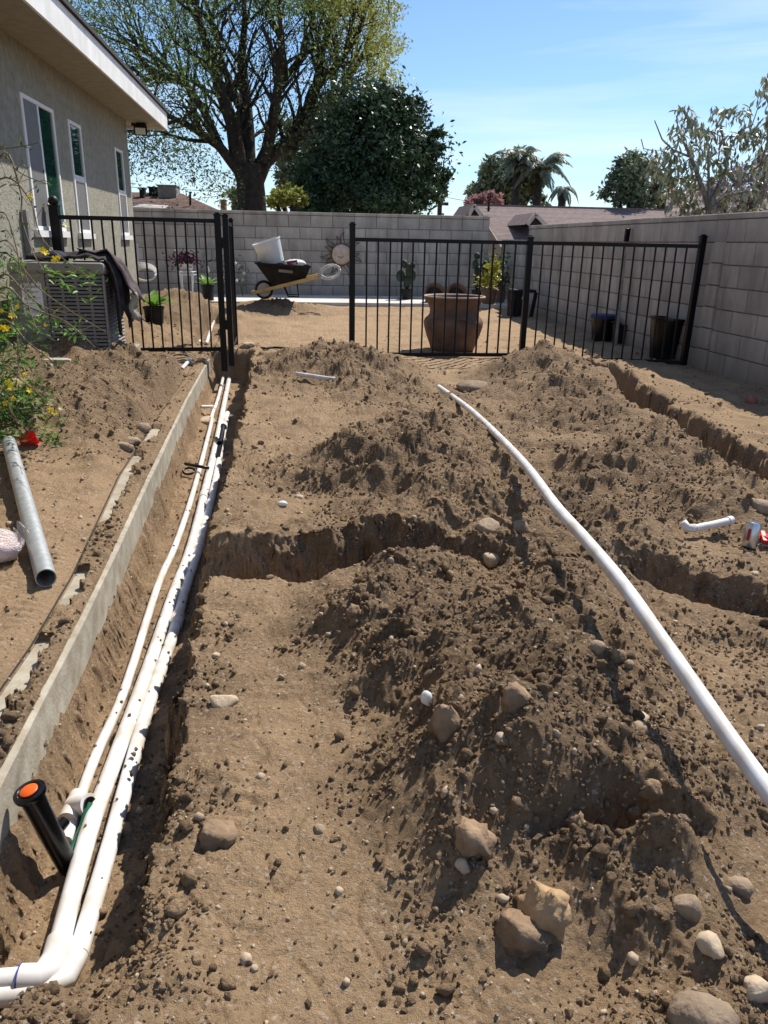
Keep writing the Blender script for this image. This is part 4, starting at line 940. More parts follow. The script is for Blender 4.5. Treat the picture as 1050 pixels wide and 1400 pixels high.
# crumbs fallen on the trench pipes
rq = np.random.default_rng(77); pp_, ss_ = [], []
for oo, rr0 in ((o1, .0150), (o2, .022), (o3, .0205)):
    for _ in range(26):
        i = int(rq.integers(0, len(oo)-1)); t = rq.random(); p = np.array(oo[i])*(1-t)+np.array(oo[i+1])*t; a = rq.uniform(-1.1, 1.1); s_ = rq.uniform(.0025, .007)
        pp_.append(p+np.array([math.sin(a)*(rr0+s_*.3), 0, math.cos(a)*(rr0+s_*.3)])); ss_.append(s_)
for px, py in ((186, 1024), (180, 1058), (183, 1031)): pp_.append(np.array(atz(px, py, ZP+.03))); ss_.append(.011)
stuff(tag(joined('fallen_crumbs', pr1, I1[1], np.array(pp_), np.array(ss_), MT['clod'], rq), 'crumbs of soil that fell onto the white trench pipes', 'soil'))

# galvanised steel pipe
a, b = Vector(atz(13, 612, .10)), Vector(atz(62, 784, .06)); b = Vector((b.x, b.y, h1(b.x, b.y)+.036)); a = Vector((a.x, a.y, h1(a.x, a.y)+.040))
st, _ = pipe_obj('steel_pipe', [tuple(a), tuple((a+b)/2), tuple(b)], .0335, MT['steel'], 'long galvanised steel pipe with an open end lying on the sandy yard', hollow=True, n=28)
m = MB(); d = (b-a).normalized(); m.tube([a+d*.02, a+d*.03], .030, 20); e = m.build('bore_shade_disc', MT['dark_in'], None); e.parent = st  # dark discs added to stand for the shade deep in the open bore
m = MB(); m.tube([b-d*.5, b-d*.49], .030, 20); e = m.build('bore_shade_disc', MT['dark_in'], None); e.parent = st
# crushed red cup and two mint lids
p = Vector(on(38, 612, 0)); rc = thing('plastic_cup', tuple(p), 'crushed shiny red plastic cup beside the steel pipe', 'cup')
m = MB(); rr = random.Random(4); prof = [(.020, 0), (.028, .02), (.034, .045), (.040, .07), (.044, .074)]
vs = []; n = 18; q = (rotm('Y', 1.2) @ rotm('Z', .6))
for r, z in prof:
    for k in range(n):
        a_ = 2*math.pi*k/n; c_ = r*(1+.22*math.sin(3*a_+z*40)+.1*math.sin(7*a_-z*70)); vs.append(q @ Vector((c_*math.cos(a_), c_*math.sin(a_)*.75, z))+p+Vector((-.03, 0, .03)))
m.add(vs, [(i*n+k, i*n+(k+1)%n, (i+1)*n+(k+1)%n, (i+1)*n+k) for i in range(4) for k in range(n)] + [tuple(range(n))]); m.build('crushed_wall', MT['red'], rc)
for px, py, lab in ((27, 597, 'larger mint green plastic lid behind the red cup'), (43, 592, 'smaller mint green plastic lid behind the red cup')):
    p = Vector(on(px, py, .012)); m = MB(); m.lathe([(.0, 0), (.026, 0), (.030, .004), (.030, .012), (.027, .012), (.026, .006), (0, .005)], 22, tuple(p), rotm('X', .5)); tag(m.build('mint_lid_disc', MT['mint'], smooth=True, angle=40), lab, 'lid')
# clear bag with salmon cloth
def blob(name, c, rx, ry, rz, mt, seed, amp=.12, parent=None, sub=I3, fr=3.):
    rr = np.random.default_rng(seed); v, f = sub; ph = rr.uniform(0, 9, 6)
    d = 1+amp*(np.sin(v[:,0]*fr*1.7+ph[0])*np.cos(v[:,1]*fr*2+ph[1])+.6*np.sin(v[:,2]*fr*3+v[:,0]*fr*2+ph[2])+.4*np.sin(v[:,1]*fr*5+ph[3]))
    V = v*d[:,None]*np.array([rx, ry, rz])+np.array(c); m = MB(); m.add([tuple(x) for x in V], [tuple(x) for x in f]); return m.build(name, mt, parent, smooth=True)
c = np.array(on(4, 768, 0)); bg_ = thing('plastic_bag', tuple(c), 'clear plastic bag of salmon coloured cloth lying against the steel pipe', 'bag')
blob('cloth_bundle', c+np.array([-.03, .02, .045]), .085, .075, .05, MT['salmon'], 3, .10, bg_)
b1 = blob('clear_film', c+np.array([-.03, .02, .052]), .098, .088, .062, MT['bag'], 8, .09, bg_)
m = MB(); g = [[tuple(c+np.array([.03+.045*u, .05+.05*v-.02*u, .085+.02*math.sin(5*u+7*v)+.015*v])) for u in np.linspace(0, 1, 8)] for v in np.linspace(0, 1, 8)]; m.sheet(g); m.build('film_flap', MT['bag'], bg_, smooth=True)
# soda can, red cutter
p = Vector(on(1024, 748, 0)); cn = thing('soda_can', tuple(p), 'silver soda can standing on the soil beside a red-handled cutter', 'can')
q = rotm('Y', .10) @ rotm('X', -.08); m = MB(); m.lathe([(.020, 0), (.026, .003), (.0285, .010), (.0285, .088), (.024, .099), (.0235, .102), (.0215, .1), (.021, .097), (.0, .097)], 28, tuple(p), q); m.build('body', MT['alu'], cn, smooth=True, angle=35)
m = MB(); vs = []; 
for z in (.030, .078):
    for a_ in np.linspace(3.5, 3.95, 8): vs.append(q @ Vector((.0288*math.cos(a_), .0288*math.sin(a_), z))+p)
m.add(vs, [(i, i+1, i+9, i+8) for i in range(7)]); m.build('red_print', MT['alu_red'], cn)
m = MB(); m.lathe([(.0, 0), (.007, 0), (.007, .002), (0, .002)], 12, tuple(p+q @ Vector((0, -.006, .0985))), q); m.build('pull_tab', MT['alu'], cn)
p = Vector(on(1040, 738, .012)); ct = thing('pipe_cutter', tuple(p), 'red-handled pipe cutter with a pale jaw lying beside the soda can', 'pipe cutter')
a = Vector(on(1008, 719, .02)); b = Vector(on(1050, 735, .02)); m = MB(); m.bar(a, a+(b-a)*.25, .022, .014); m.bar(a+(b-a)*.5, b+(b-a)*.3, .045, .016); m.bar(Vector(on(1042, 728, .03)), Vector(on(1046, 742, .02)), .02, .02); m.build('handle', MT['red'], ct, bevel=.003)
m = MB(); a = Vector(on(1034, 744, .012)); b = Vector(on(1064, 746, .012)); m.bar(a, b, .022, .006); m.build('jaw', MT['sack'], ct, bevel=.002)
# striped half-buried ball by the wall
p = Vector(on(1026, 551, 0)); bl = MB(); prof = [(.001, -.03)]
for k in range(17):
    a_ = -1.1+2.65*k/16; prof.append((.055*math.cos(a_)*(1+.05*(k % 2)), .042*math.sin(a_)+.01))
prof.append((.001, .055)); bl.lathe(prof, 24, tuple(p), rotm('Y', 1.45)); tag(bl.build('gourd', MT['brown_ball'], smooth=True), 'ribbed brown gourd-shaped thing half buried in the shaded soil by the block wall', 'gourd')

# ------------------------------------------------------------------ leaves
def quads_mesh(name, V, mt, parent=None, kind=None, mats=None, mi=None):
    # V: (N,4,3)
    N = len(V); me = bpy.data.meshes.new(name); me.vertices.add(N*4); me.vertices.foreach_set('co', V.astype(np.float32).ravel())
    me.loops.add(N*4); me.loops.foreach_set('vertex_index', np.arange(N*4, dtype=np.int32)); me.polygons.add(N)
    me.polygons.foreach_set('loop_start', np.arange(0, N*4, 4, dtype=np.int32)); me.update(calc_edges=True)
    for x in (mats or [mt]): me.materials.append(x)
    if mi is not None: me.polygons.foreach_set('material_index', mi.astype(np.int32))
    o = bpy.data.objects.new(name, me); C.objects.link(o)
    if parent: o.parent = parent; o.matrix_local = Matrix.Translation(-parent.location)
    if kind: o['kind'] = kind
    return o
def leaf_quads(P, size, rng, aspect=0.45, up=0.0, droop=0.0, jit=.35):
    N = len(P); d = rng.normal(size=(N,3)); d[:,2] = d[:,2]*(1-up*.6) - droop; d /= np.linalg.norm(d, axis=1)[:,None]
    n = rng.normal(size=(N,3)); n[:,2] += up; s = np.cross(d, n); s /= np.linalg.norm(s, axis=1)[:,None]+1e-9; nn = np.cross(s, d)
    L_ = size*(1+jit*rng.normal(size=N)); L_ = np.clip(L_, size*.4, size*1.8)[:,None]
    return np.stack([P, P+d*L_*.5+s*L_*aspect*.5+nn*L_*.08, P+d*L_, P+d*L_*.5-s*L_*aspect*.5+nn*L_*.08], 1)

def grow(p, d, r, L0, depth, rng, branches, tips, spread=.5, up=.15, segs=4, ratio=.72, minr=.004):
    path = [p]; rad = [r]; q = p.copy(); dd = d.copy()
    for i in range(segs):
        dd = dd + rng.normal(size=3)*.13; dd[2] += up*.12; dd /= np.linalg.norm(dd); q = q+dd*L0/segs; path.append(q.copy()); rad.append(max(r*(1-.5*(i+1)/segs), minr))
    branches.append((path, rad))
    if depth <= 0: tips.append((q, dd)); return
    k = rng.integers(2, 4)
    for j in range(k):
        t = rng.integers(2, segs+1); base = path[t]; e = rng.normal(size=3); e -= e@dd*dd; e /= np.linalg.norm(e)
        nd = dd+e*spread*rng.uniform(.6, 1.3); nd[2] += up*.5; nd /= np.linalg.norm(nd)
        grow(base, nd, rad[t]*.68, L0*ratio*rng.uniform(.8, 1.15), depth-1, rng, branches, tips, spread, up, segs, ratio, minr)

def px_of(P):
    v = P-EP; dz = v@fwd; xr = v@r0/dz*F; yr = -(v@u0)/dz*F
    return _c*xr+_s*yr+W/2, -_s*xr+_c*yr+Hh/2
# ---- the big spreading tree behind the wall
rt_ = np.random.default_rng(12); YT = 23.5
bt = thing('shade_tree', tuple(aty(346, 300, YT)-np.array([0, 0, 1.6])), 'huge spreading shade tree with dark forked trunk and thin spring leaves', 'tree')
def tp(px, py, dy=0): return aty(px, py, YT+dy)
limbs = [ # px py path, dy end, radius
 ([(346,320),(344,270),(340,225)], 0, .52, .46),
 ([(340,262),(325,215),(318,170),(300,120),(285,70),(270,20),(262,-40)], -1, .32, .05),
 ([(338,230),(338,180),(335,130),(330,80),(335,30),(330,-50)], 1.5, .30, .05),
 ([(345,262),(362,222),(392,195),(415,160),(432,120),(440,75),(452,20),(460,-30)], .5, .27, .04),
 ([(362,222),(372,170),(380,120),(386,70),(380,10),(388,-50)], -1.5, .22, .04),
 ([(325,232),(300,200),(268,178),(235,160),(205,150)], -2, .19, .03),
 ([(300,200),(278,150),(250,110),(215,80),(175,60)], 1, .17, .03),
 ([(392,195),(425,180),(455,170),(490,165)], -1, .12, .03),
 ([(405,178),(440,150),(470,120),(495,80),(515,40)], 1, .14, .03),
 ([(330,150),(305,90),(290,30),(300,-40)], 2, .14, .03),
 ([(380,120),(410,80),(430,30),(425,-40)], 2, .13, .03),
 ([(250,112),(215,105),(180,118),(160,120)], -1, .09, .02),
 ([(432,120),(465,85),(490,45),(505,0),(510,-50)], -1.5, .12, .03),
 ([(415,160),(450,130),(490,110),(520,95)], 2, .10, .02),
]
branches = []; tips = []
for path, dy, ra, rb_ in limbs:
    n = len(path); pp = [tp(px, py, dy*i/(n-1)) for i, (px, py) in enumerate(path)]
    branches.append((pp, list(np.linspace(ra*.82, rb_*.8, n))))
    if ra > .5: continue
    for i in range(1, n):
        for k in range(4 if i > 1 else 2):
            t = rt_.random(); b = pp[i-1]*(1-t)+pp[i]*t; dmain = pp[i]-pp[i-1]; dmain /= np.linalg.norm(dmain)
            e = rt_.normal(size=3); e -= e@dmain*dmain; e /= np.linalg.norm(e); nd = dmain*.7+e*.8; nd[2] += .15; nd /= np.linalg.norm(nd)
            grow(b, nd, max(.07*(1-.5*i/n), .03), 1.35, 2, rt_, branches, tips, .55, .12, 4, .72, .008)
branches = [b_ for b_ in branches if px_of(np.array([b_[0][-1]]))[0][0] < 535]
m = MB()
for path, rad in branches: m.tube(path, rad, 10 if rad[0] > .15 else (6 if rad[0] > .04 else 4), cap=False)
m.build('trunk', MT['bark'], bt, smooth=True)
T = np.array([t[0] for t in tips]); TD = np.array([t[1] for t in tips])
# crown volume: leaves follow the twig ends, plus drooping outer sprays
cen = tp(322, 90); 
n_per = 34; LP = np.repeat(T, n_per, 0)+rt_.normal(size=(len(T)*n_per, 3))*.26
# outer sprays hung on a lumpy ellipsoid shell
K = 800; a = rt_.uniform(0, 2*np.pi, K); ph = np.arcsin(rt_.uniform(-.75, 1, K)); rr = rt_.uniform(.62, 1.0, K)
SH = cen+np.stack([np.cos(a)*np.cos(ph)*rr*5.1, np.sin(a)*np.cos(ph)*rr*4.3, np.sin(ph)*rr*4.6-.2], -1)
SHp = np.repeat(SH, 46, 0)+rt_.normal(size=(K*46, 3))*np.array([.42, .42, .30])
LP = np.concatenate([LP, SHp])
# lower hem, spray by spray
for px, py in [(205,190),(225,215),(250,235),(265,215),(280,245),(300,262),(250,190),(232,180),(190,172),(320,280),(395,215),(210,165),(285,225),(185,140),(150,95),(130,60),(120,20),(165,130),(265,170),(240,205),(305,245),(215,175)]:
    b = tp(px, py, rt_.uniform(-2, 2)); LP = np.concatenate([LP, b+rt_.normal(size=(150, 3))*np.array([.30, .3, .22])])
K = 260; ax_ = rt_.uniform(430, 548, K); ay_ = rt_.uniform(-60, 175, K); ok = ax_ < 538-.0011*(ay_-45)**2; ax_, ay_ = ax_[ok], ay_[ok]
EX = np.array([tp(a_, b_, rt_.uniform(-3, 3)) for a_, b_ in zip(ax_, ay_)]); LP = np.concatenate([LP, np.repeat(EX, 70, 0)+rt_.normal(size=(len(EX)*70, 3))*np.array([.34, .34, .30])])
px, py = px_of(LP)
keep = (px > 60) & (px < 546-.0010*(py-60)**2+9*np.sin(py*.13)+6*np.sin(py*.41+px*.02)+5*rt_.normal(size=len(px))) & (py > -90) & ~((py > 235+.0*px) & (px > 335) & (px < 400)) & ~((px > 380) & (py > 215)) & ~((px < 330) & (py > 285))
thin = ((px > 300) & (px < 500) & (py > 20) & (py < 230)); keep &= ~(thin & (rt_.random(len(px)) < .62))
LP = LP[keep]; px = px[keep]; py = py[keep]
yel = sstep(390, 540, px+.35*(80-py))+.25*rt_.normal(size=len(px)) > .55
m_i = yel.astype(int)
Q = leaf_quads(LP, .080, rt_, .42, 0, .25)
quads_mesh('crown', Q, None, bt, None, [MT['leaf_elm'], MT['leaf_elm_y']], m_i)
print('big tree leaves', len(LP), 'tips', len(T))

# ---- crowns made of lobes
def lobe_tree(name, label, lobes, Y, nleaf, size, mt, trunk=None, seed=0, group=None, aspect=.45, bark='bark', cat='tree', inner=.55):
    r = np.random.default_rng(seed); P = []; rad_t = sum(l[2]*l[3] for l in lobes)
    for (px, py, rx, rz, dy) in lobes:
        c = aty(px, py, Y+dy); s = (Y+dy)/F*.97; n = int(nleaf*rx*rz/rad_t)
        # several clumps over the lobe
        K = max(8, int(rx*rz/60)); a = r.normal(size=(K,3)); a /= np.linalg.norm(a, axis=1)[:,None]; a *= r.uniform(inner, 1.0, K)[:,None]
        kc = c+a*np.array([rx*s, rx*s*.9, rz*s]); ids = r.integers(0, K, n)
        sig = min(rx, rz)*s*.20
        P.append(kc[ids]+r.normal(size=(n,3))*sig*r.uniform(.4, 1.2, K)[ids][:,None])
    P = np.concatenate(P)
    l0 = lobes[0]; base = aty(trunk[0] if trunk else l0[0], l0[1], Y); base = np.array([base[0], base[1], 0.])
    t = thing(name, tuple(base), label, cat, group)
    P[:,2] = np.maximum(P[:,2], .2)
    quads_mesh('crown', leaf_quads(P, size, r, aspect, .3), mt, t)
    m = MB(); top = aty(l0[0], l0[1], Y)
    m.tube([base, base*.4+top*.6+np.array([.1, 0, 0]), top], [Y*.012, Y*.008, Y*.004], 8)
    for (px, py, rx, rz, dy) in lobes:
        c = aty(px, py, Y+dy); s0 = base*.5+top*.5; m.tube([s0, (s0+c)/2+np.array([0, 0, -.1]), c], [Y*.005, Y*.004, Y*.002], 6)
    m.build('trunk', MT[bark], t, smooth=True)
    return t
lobe_tree('evergreen_tree', 'dense dark glossy evergreen tree standing behind the block wall centre',
  [(505,205,70,78,0),(545,240,62,62,.5),(455,235,55,60,.5),(500,155,50,32,0),(540,165,42,40,.3),(580,215,26,26,0),(590,250,22,26,.2),(430,262,45,36,-.4),(500,265,80,40,-.5),(575,272,30,24,-.3),(470,180,40,34,.2),(595,232,16,12,.2),(608,240,9,8,.2),(592,184,12,9,0),(562,142,15,11,.1),(472,150,16,12,0),(520,126,13,9,.1),(540,132,12,9,0),(600,205,10,8,.1),(445,182,13,10,0)],
  19.5, 60000, .105, MT['leaf_dark'], seed=4, inner=.3)
lobe_tree('broadleaf_tree', 'hazy olive green tree seen between the big trunk and the dark evergreen',
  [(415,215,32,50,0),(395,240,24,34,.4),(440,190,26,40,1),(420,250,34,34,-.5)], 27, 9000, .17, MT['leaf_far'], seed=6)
lobe_tree('lime_shrub', 'small lime green bush peeking over the wall at the foot of the big tree',
  [(400,272,22,11,0),(378,276,12,8,.3),(385,262,10,7,.5)], 17.5, 3500, .09, MT['leaf_elm_y'], seed=8, cat='bush')
lobe_tree('round_tree', 'rounded grey green tree above the mauve roof between palms and leathery tree',
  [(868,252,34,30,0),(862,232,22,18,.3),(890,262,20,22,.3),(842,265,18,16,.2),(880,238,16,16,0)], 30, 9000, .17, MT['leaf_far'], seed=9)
lobe_tree('lime_tree', 'bright lime green tree top beside the rounded grey green one',
  [(905,262,16,22,0),(900,250,10,12,.2)], 32, 2200, .17, MT['leaf_elm_y'], seed=19)
lobe_tree('broadleaf_tree', 'bushy green tree crowding around the palm trunks over the mauve roof',
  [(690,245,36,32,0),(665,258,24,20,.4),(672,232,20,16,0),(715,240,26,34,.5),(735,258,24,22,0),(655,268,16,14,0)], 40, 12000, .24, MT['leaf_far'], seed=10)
lobe_tree('pink_shrub', 'dusty pink flowering shrub at the gable end of the mauve roof',
  [(652,276,16,10,0),(668,270,10,7,.2),(676,273,14,6,.2)], 33, 2600, .14, MT['pink'], seed=11, cat='shrub')
lobe_tree('small_tree', 'distant tiny tree top between the chimney and the big trunk', [(321,268,7,8,0)], 40, 500, .2, MT['leaf_far'], seed=14)
lobe_tree('lilac_tree', 'pale lilac flowering tree behind the leathery-leaved tree', [(1020,255,36,26,0),(985,265,26,18,.3),(1045,240,20,22,.2),(1010,280,40,16,0)], 14, 7000, .07, MT['blossom'], seed=13)

# ---- palms
def palm(px, py, Y, nf, L_, seed, label, droop=1.0, lean=0):
    r = np.random.default_rng(seed); top = aty(px, py, Y); base = np.array([top[0]+lean, Y, 0]); t = thing('palm_tree', tuple(base), label, 'palm tree')
    m = MB(); m.tube([base, (base+top)/2, top], [.24, .2, .16], 10); m.build('trunk', MT['bark'], t, smooth=True)
    for k in range(nf):
        a = 2*math.pi*k/nf+r.uniform(-.3, .3); el = r.uniform(.1, 1.25); Lf = L_*r.uniform(.8, 1.1); d = np.array([math.cos(a)*math.cos(el), math.sin(a)*math.cos(el), math.sin(el)])
        P = [top.copy()]; v = d*Lf/10
        for i in range(10): P.append(P[-1]+v); v = v+np.array([0, 0, -Lf*.024*droop]); v *= (Lf/10)/np.linalg.norm(v)
        V = []
        for i in range(1, 11):
            for s_ in range(5):
                q = P[i-1]+(P[i]-P[i-1])*s_/5; ax = (P[i]-P[i-1]); ax /= np.linalg.norm(ax); sd = np.cross(ax, [0, 0, 1.]); sd /= np.linalg.norm(sd)+1e-6
                ll = L_*.21*math.sin(math.pi*min(1, (i+s_/5)/11*.9+.12))
                for sg in (-1, 1):
                    dd = sd*sg*.7+ax*.45+np.array([0, 0, -.35-r.uniform(0, .5)]); dd /= np.linalg.norm(dd); w_ = ax*.045
                    V.append([q-w_, q+dd*ll*.5-w_*1.0, q+dd*ll, q+dd*ll*.5+w_*1.0])
        quads_mesh('frond', np.array(V), MT['leaf_palm'], t)
palm(708, 222, 38, 17, 1.75, 1, 'shorter feathery palm in the middle of the tree cluster over the roof')
palm(738, 232, 38, 18, 2.0, 2, 'feathery palm at the outer end of the tree cluster, trunk showing')
palm(770, 258, 36, 9, 1.2, 3, 'low drooping palm crown just above the mauve roof ridge', 1.4)

# ---- neighbour roofs
def roof_plane(parent, A, B, C_, D, rows, mt, name='shingle_course'):
    # A-B eave, D-C ridge; courses lapped like real shingles
    A, B, C_, D = map(Vector, (A, B, C_, D)); n = (B-A).cross(D-A).normalized(); n = n if n.z > 0 else -n
    for k in range(rows):
        t0, t1 = k/rows, (k+1)/rows+.01; a0, b0 = A.lerp(D, t0), B.lerp(C_, t0); a1, b1 = A.lerp(D, min(t1, 1)), B.lerp(C_, min(t1, 1))
        m = MB(); m.add([a0+n*.012, b0+n*.012, b1+n*.004, a1+n*.004, a0, b0], [(0,1,2,3), (4,5,1,0)]); m.build(name, mt, parent)
YR, YE_ = 29.0, 23.5
zr = lambda px, py, Y: aty(px, py, Y)
n1 = thing('house', (9, 26, 0), 'low neighbouring house with mauve shingle roof behind the yard corner', 'house')
A = Vector(zr(600, 338, YE_)); B = Vector(zr(935, 345, YE_)); B.z = A.z; D = Vector(zr(650, 281, YR)); Cc = Vector(zr(915, 286.5, YR)); Cc.z = D.z
A.x = D.x-.4; 
roof_plane(n1, A, B+Vector((2, 0, 0)), Cc+Vector((1.5, 0, 0)), D, 34, MT['roof_mauve'])
m = MB(); m.bar(D+Vector((0, 0, .02)), Cc+Vector((1.5, 0, .02)), .14, .06); m.build('ridge_cap', MT['roof_mauve'], n1)
m = MB(); back = Vector((D.x, YR+5.5, A.z)); m.add([A, D, back, A-Vector((0, 0, A.z)), back-Vector((0, 0, back.z))], [(0,1,2), (0,2,4,3)]); m.box((A.x+.1, YE_+.5, 0), (B.x+1.5, YE_+.7, A.z)); m.build('wall', MT['house_far'], n1)
m = MB(); Bk = Vector((Cc.x+1.5, YR+5.5, A.z)); m.add([D, Cc+Vector((1.5, 0, 0)), Bk, back], [(0,1,2,3)]); m.build('rear_roof', MT['roof_mauve'], n1)
m = MB(); m.bar(A+Vector((-.02, 0, 0)), D+Vector((-.02, 0, .0)), .03, .10); m.bar(D+Vector((-.02, 0, .0)), back+Vector((-.02, 0, 0)), .03, .10); m.build('barge_board', MT['house_far'], n1)
def gablet(px0, px1, pxt, pyb, pyt, Yf, label):
    a, b, t = Vector(zr(px0, pyb, Yf)), Vector(zr(px1, pyb, Yf)), Vector(zr(pxt, pyt, Yf)); b.z = a.z; dp = Vector((0, 2.2, 0))
    m = MB(); m.add([a+Vector((0, .1, 0)), b+Vector((0, .1, 0)), t+Vector((0, .1, 0))], [(0,1,2)]); v_ = m.build('gable_shade', MT['dark_in'], n1); v_['label'] = label  # dark triangle painted in for the shaded underside of the gable
    m = MB(); m.bar(a, t, .09, .10); m.bar(t, b, .09, .10); v2 = m.build('gable_trim', MT['trim_far'], n1)
    m = MB(); m.prism([a, t, t+Vector((0, 0, .05)), a+Vector((-.08, 0, 0))], dp); m.prism([b, t, t+Vector((0, 0, .05)), b+Vector((.08, 0, 0))], dp); m.build('gable_roof', MT['roof_mauve'], n1)
gablet(641, 658, 648, 294, 281, 24.8, 'small dark gable at the roof end'); gablet(721, 746, 732, 307, 293, 24.2, 'open gable in the middle of the roof')
m = MB(); b = Vector(zr(668, 285, 27.5)); m.tube([b-Vector((0, 0, .1)), b+Vector((0, 0, .22))], .04, 8); m.tube([b+Vector((0, 0, -.02)), b+Vector((0, 0, .0))], .1, 8); m.build('vent_pipe', MT['dusty_black'], n1)
n3 = thing('house', (15, 20, 0), 'neighbouring house end with mauve roof mostly hidden behind the leathery tree', 'house')
a = zr(911, 292, 17); b = zr(911, 252, 19); c_ = zr(1010, 250, 19); d_ = zr(1010, 290, 17)
roof_plane(n3, (a[0], 17, 1.3), (a[0]+4, 17, 1.3), (a[0]+5, 20, b[2]), (zr(913, 252, 20)[0], 20, b[2]), 12, MT['roof_mauve'])
m = MB(); m.box((a[0]+.1, 17.3, 0), (a[0]+3.8, 17.5, 1.3)); m.build('wall', MT['house_far'], n3)
n2 = thing('house', (-6, 26, 0), 'neighbouring house with low brown shingle roof beyond the block wall', 'house')
A = Vector(zr(150, 292, 24)); B = Vector(zr(318, 294, 24)); D = Vector(zr(150, 262, 28)); Cc = Vector(zr(248, 267, 28)); Cc.z = D.z; B.z = A.z
roof_plane(n2, A, B, Cc, D, 16, MT['roof_brown'])
m = MB(); m.add([B, B+Vector((0, 8, 0)), Cc], [(0,1,2)]); m.build('hip_roof', MT['roof_brown'], n2)
m = MB(); m.add([A+Vector((0, .3, 0)), B+Vector((-.3, .3, 0)), (B.x-.3, B.y+.3, 0), (A.x, A.y+.3, 0)], [(0,1,2,3)]); m.build('wall', MT['trim_far'], n2)
a = Vector(zr(180, 283, 23)); b = Vector(zr(226, 284.5, 23)); m = MB(); m.add([a, b, b+Vector((-.1, 1.4, .12)), a+Vector((0, 1.4, .14)), a-Vector((0, 0, .05)), b-Vector((0, 0, .05))], [(0,1,2,3), (4,5,1,0)]); m.build('porch_roof', MT['slab'], n2)
def rbox(px0, px1, pyt, pyb, Y, dep, name, mt, label, cat):
    a, b = Vector(zr(px0, pyt, Y)), Vector(zr(px1, pyb, Y)); m = MB(); m.box((a.x, Y, b.z-.3), (b.x, Y+dep, a.z)); m.box((a.x-.03, Y-.03, a.z), (b.x+.03, Y+dep+.03, a.z+.04))
    tag(m.build(name, mt, bevel=.01), label, cat)
rbox(215, 241, 254, 268, 27, 1.0, 'rooftop_cooler', MT['grey_metal'], 'taller grey cooler box on the brown roof', 'cooler')
rbox(203, 214, 257, 266, 27.3, .8, 'rooftop_cooler', MT['dusty_black'], 'lower darker cooler box next to the taller one on the brown roof', 'cooler')
rbox(190, 197, 258, 265, 26.8, .4, 'roof_vent', MT['dusty_black'], 'small domed vent on the brown roof beside the coolers', 'vent')
rbox(301, 309, 274, 290, 33, .6, 'chimney', MT['brick'], 'small brick chimney above the block wall beside the big trunk', 'chimney')
pole = thing('antenna_mast', tuple(zr(260, 279, 25.5)), 'thin vent mast standing on the slope of the brown roof', 'mast')
m = MB(); m.tube([zr(260, 281, 25.5), zr(260, 262, 25.5)], .035, 6); m.tube([zr(258, 263, 25.5), zr(262.5, 263, 25.5)], .02, 6); m.build('pipe', MT['dusty_black'], pole)
up = thing('utility_pole', tuple(np.array([zr(602, 290, 45)[0], 45, 0])), 'distant dark utility pole beside the evergreen tree', 'utility pole')
a = zr(602, 264, 45); m = MB(); m.tube([(a[0], 45, 0), tuple(a)], .13, 8); m.build('pole', MT['bark'], up)
m = MB(); m.bar(a+np.array([-.35, 0, -.15]), a+np.array([.35, 0, -.15]), .1); m.bar(a+np.array([-.05, -.1, -.55]), a+np.array([.45, -.1, -.55]), .16); m.build('crossarm', MT['bark'], up)
def wire(pts_, Y, label, r=.012):
    P = [zr(px, py, Y) for px, py in pts_]; m = MB(); m.tube(P, r, 5); tag(m.build('power_line', MT['dusty_black']), label, 'power line', 'power lines crossing the sky')
wire([(602,268),(622,272),(645,276),(700,281)], 45, 'thin wire running from the utility pole down behind the mauve roof')
wire([(178,256),(230,258),(300,262),(346,265)], 42, 'upper thin wire between the house corner and the big trunk')
wire([(262,272),(300,268),(346,262)], 42, 'lower slanting wire between roof mast and the big trunk')

# ---- leathery-leaved tree over the side wall: single leaves
def leaf_mesh(name, mt, L_=1., wd=.38, fold=.10, curl=.12, n=5):
    vs = []; fs = []
    for i in range(n+1):
        t = i/n; wv = wd*.5*math.sin(math.pi*min(1, t*.92+.04))**.8 if 0 < i < n else .004
        z = -curl*t*t
        vs += [(-wv, t*L_, z+fold*wv*2), (0, t*L_, z), (wv, t*L_, z+fold*wv*2)]
    for i in range(n):
        a = i*3; fs += [(a, a+1, a+4, a+3), (a+1, a+2, a+5, a+4)]
    me = bpy.data.meshes.new(name); me.from_pydata(vs, [], fs); me.materials.append(mt); me.polygons.foreach_set('use_smooth', [True]*len(me.polygons)); me.update(); return me
def frame_from(d, n):
    d = Vector(d).normalized(); n = Vector(n); x = d.cross(n).normalized(); z = x.cross(d).normalized()
    return Matrix(((x.x, d.x, z.x, 0), (x.y, d.y, z.y, 0), (x.z, d.z, z.z, 0), (0, 0, 0, 1)))
LM = leaf_mesh('leaf', MT['leaf_mag'], 1., .36, .22, .18, 4)
rm = np.random.default_rng(31); YM = 9.6
mg = thing('loquat_tree', (aty(960, 300, YM)[0], YM, 0), 'tall tree with big leathery drooping leaves overhanging the side block wall', 'tree')
br = []; rosettes = []
def mp_(px, py, dy=0): return aty(px, py, YM+dy)
mains = [([(975,330),(965,270),(945,215),(935,195)], .05), ([(968,285),(995,225),(985,170),(995,150)], .035), ([(945,215),(920,205),(905,190),(895,165)], .02), ([(970,290),(968,205)], .035), ([(960,300),(1000,255),(1040,225),(1060,200)], .03),
 ([(940,240),(915,250),(908,255)], .012), ([(990,220),(1010,180),(1030,170)], .02), ([(915,235),(880,205),(876,190)], .006), ([(930,195),(938,160),(940,150)], .005), ([(945,215),(930,170),(925,158)], .006), ([(1000,255),(950,245),(905,275)], .012), ([(1040,225),(1060,160),(1045,130),(1050,100)], .02), ([(965,270),(1000,285),(1045,270)], .012), ([(950,260),(925,262),(893,262),(890,235)], .006)]
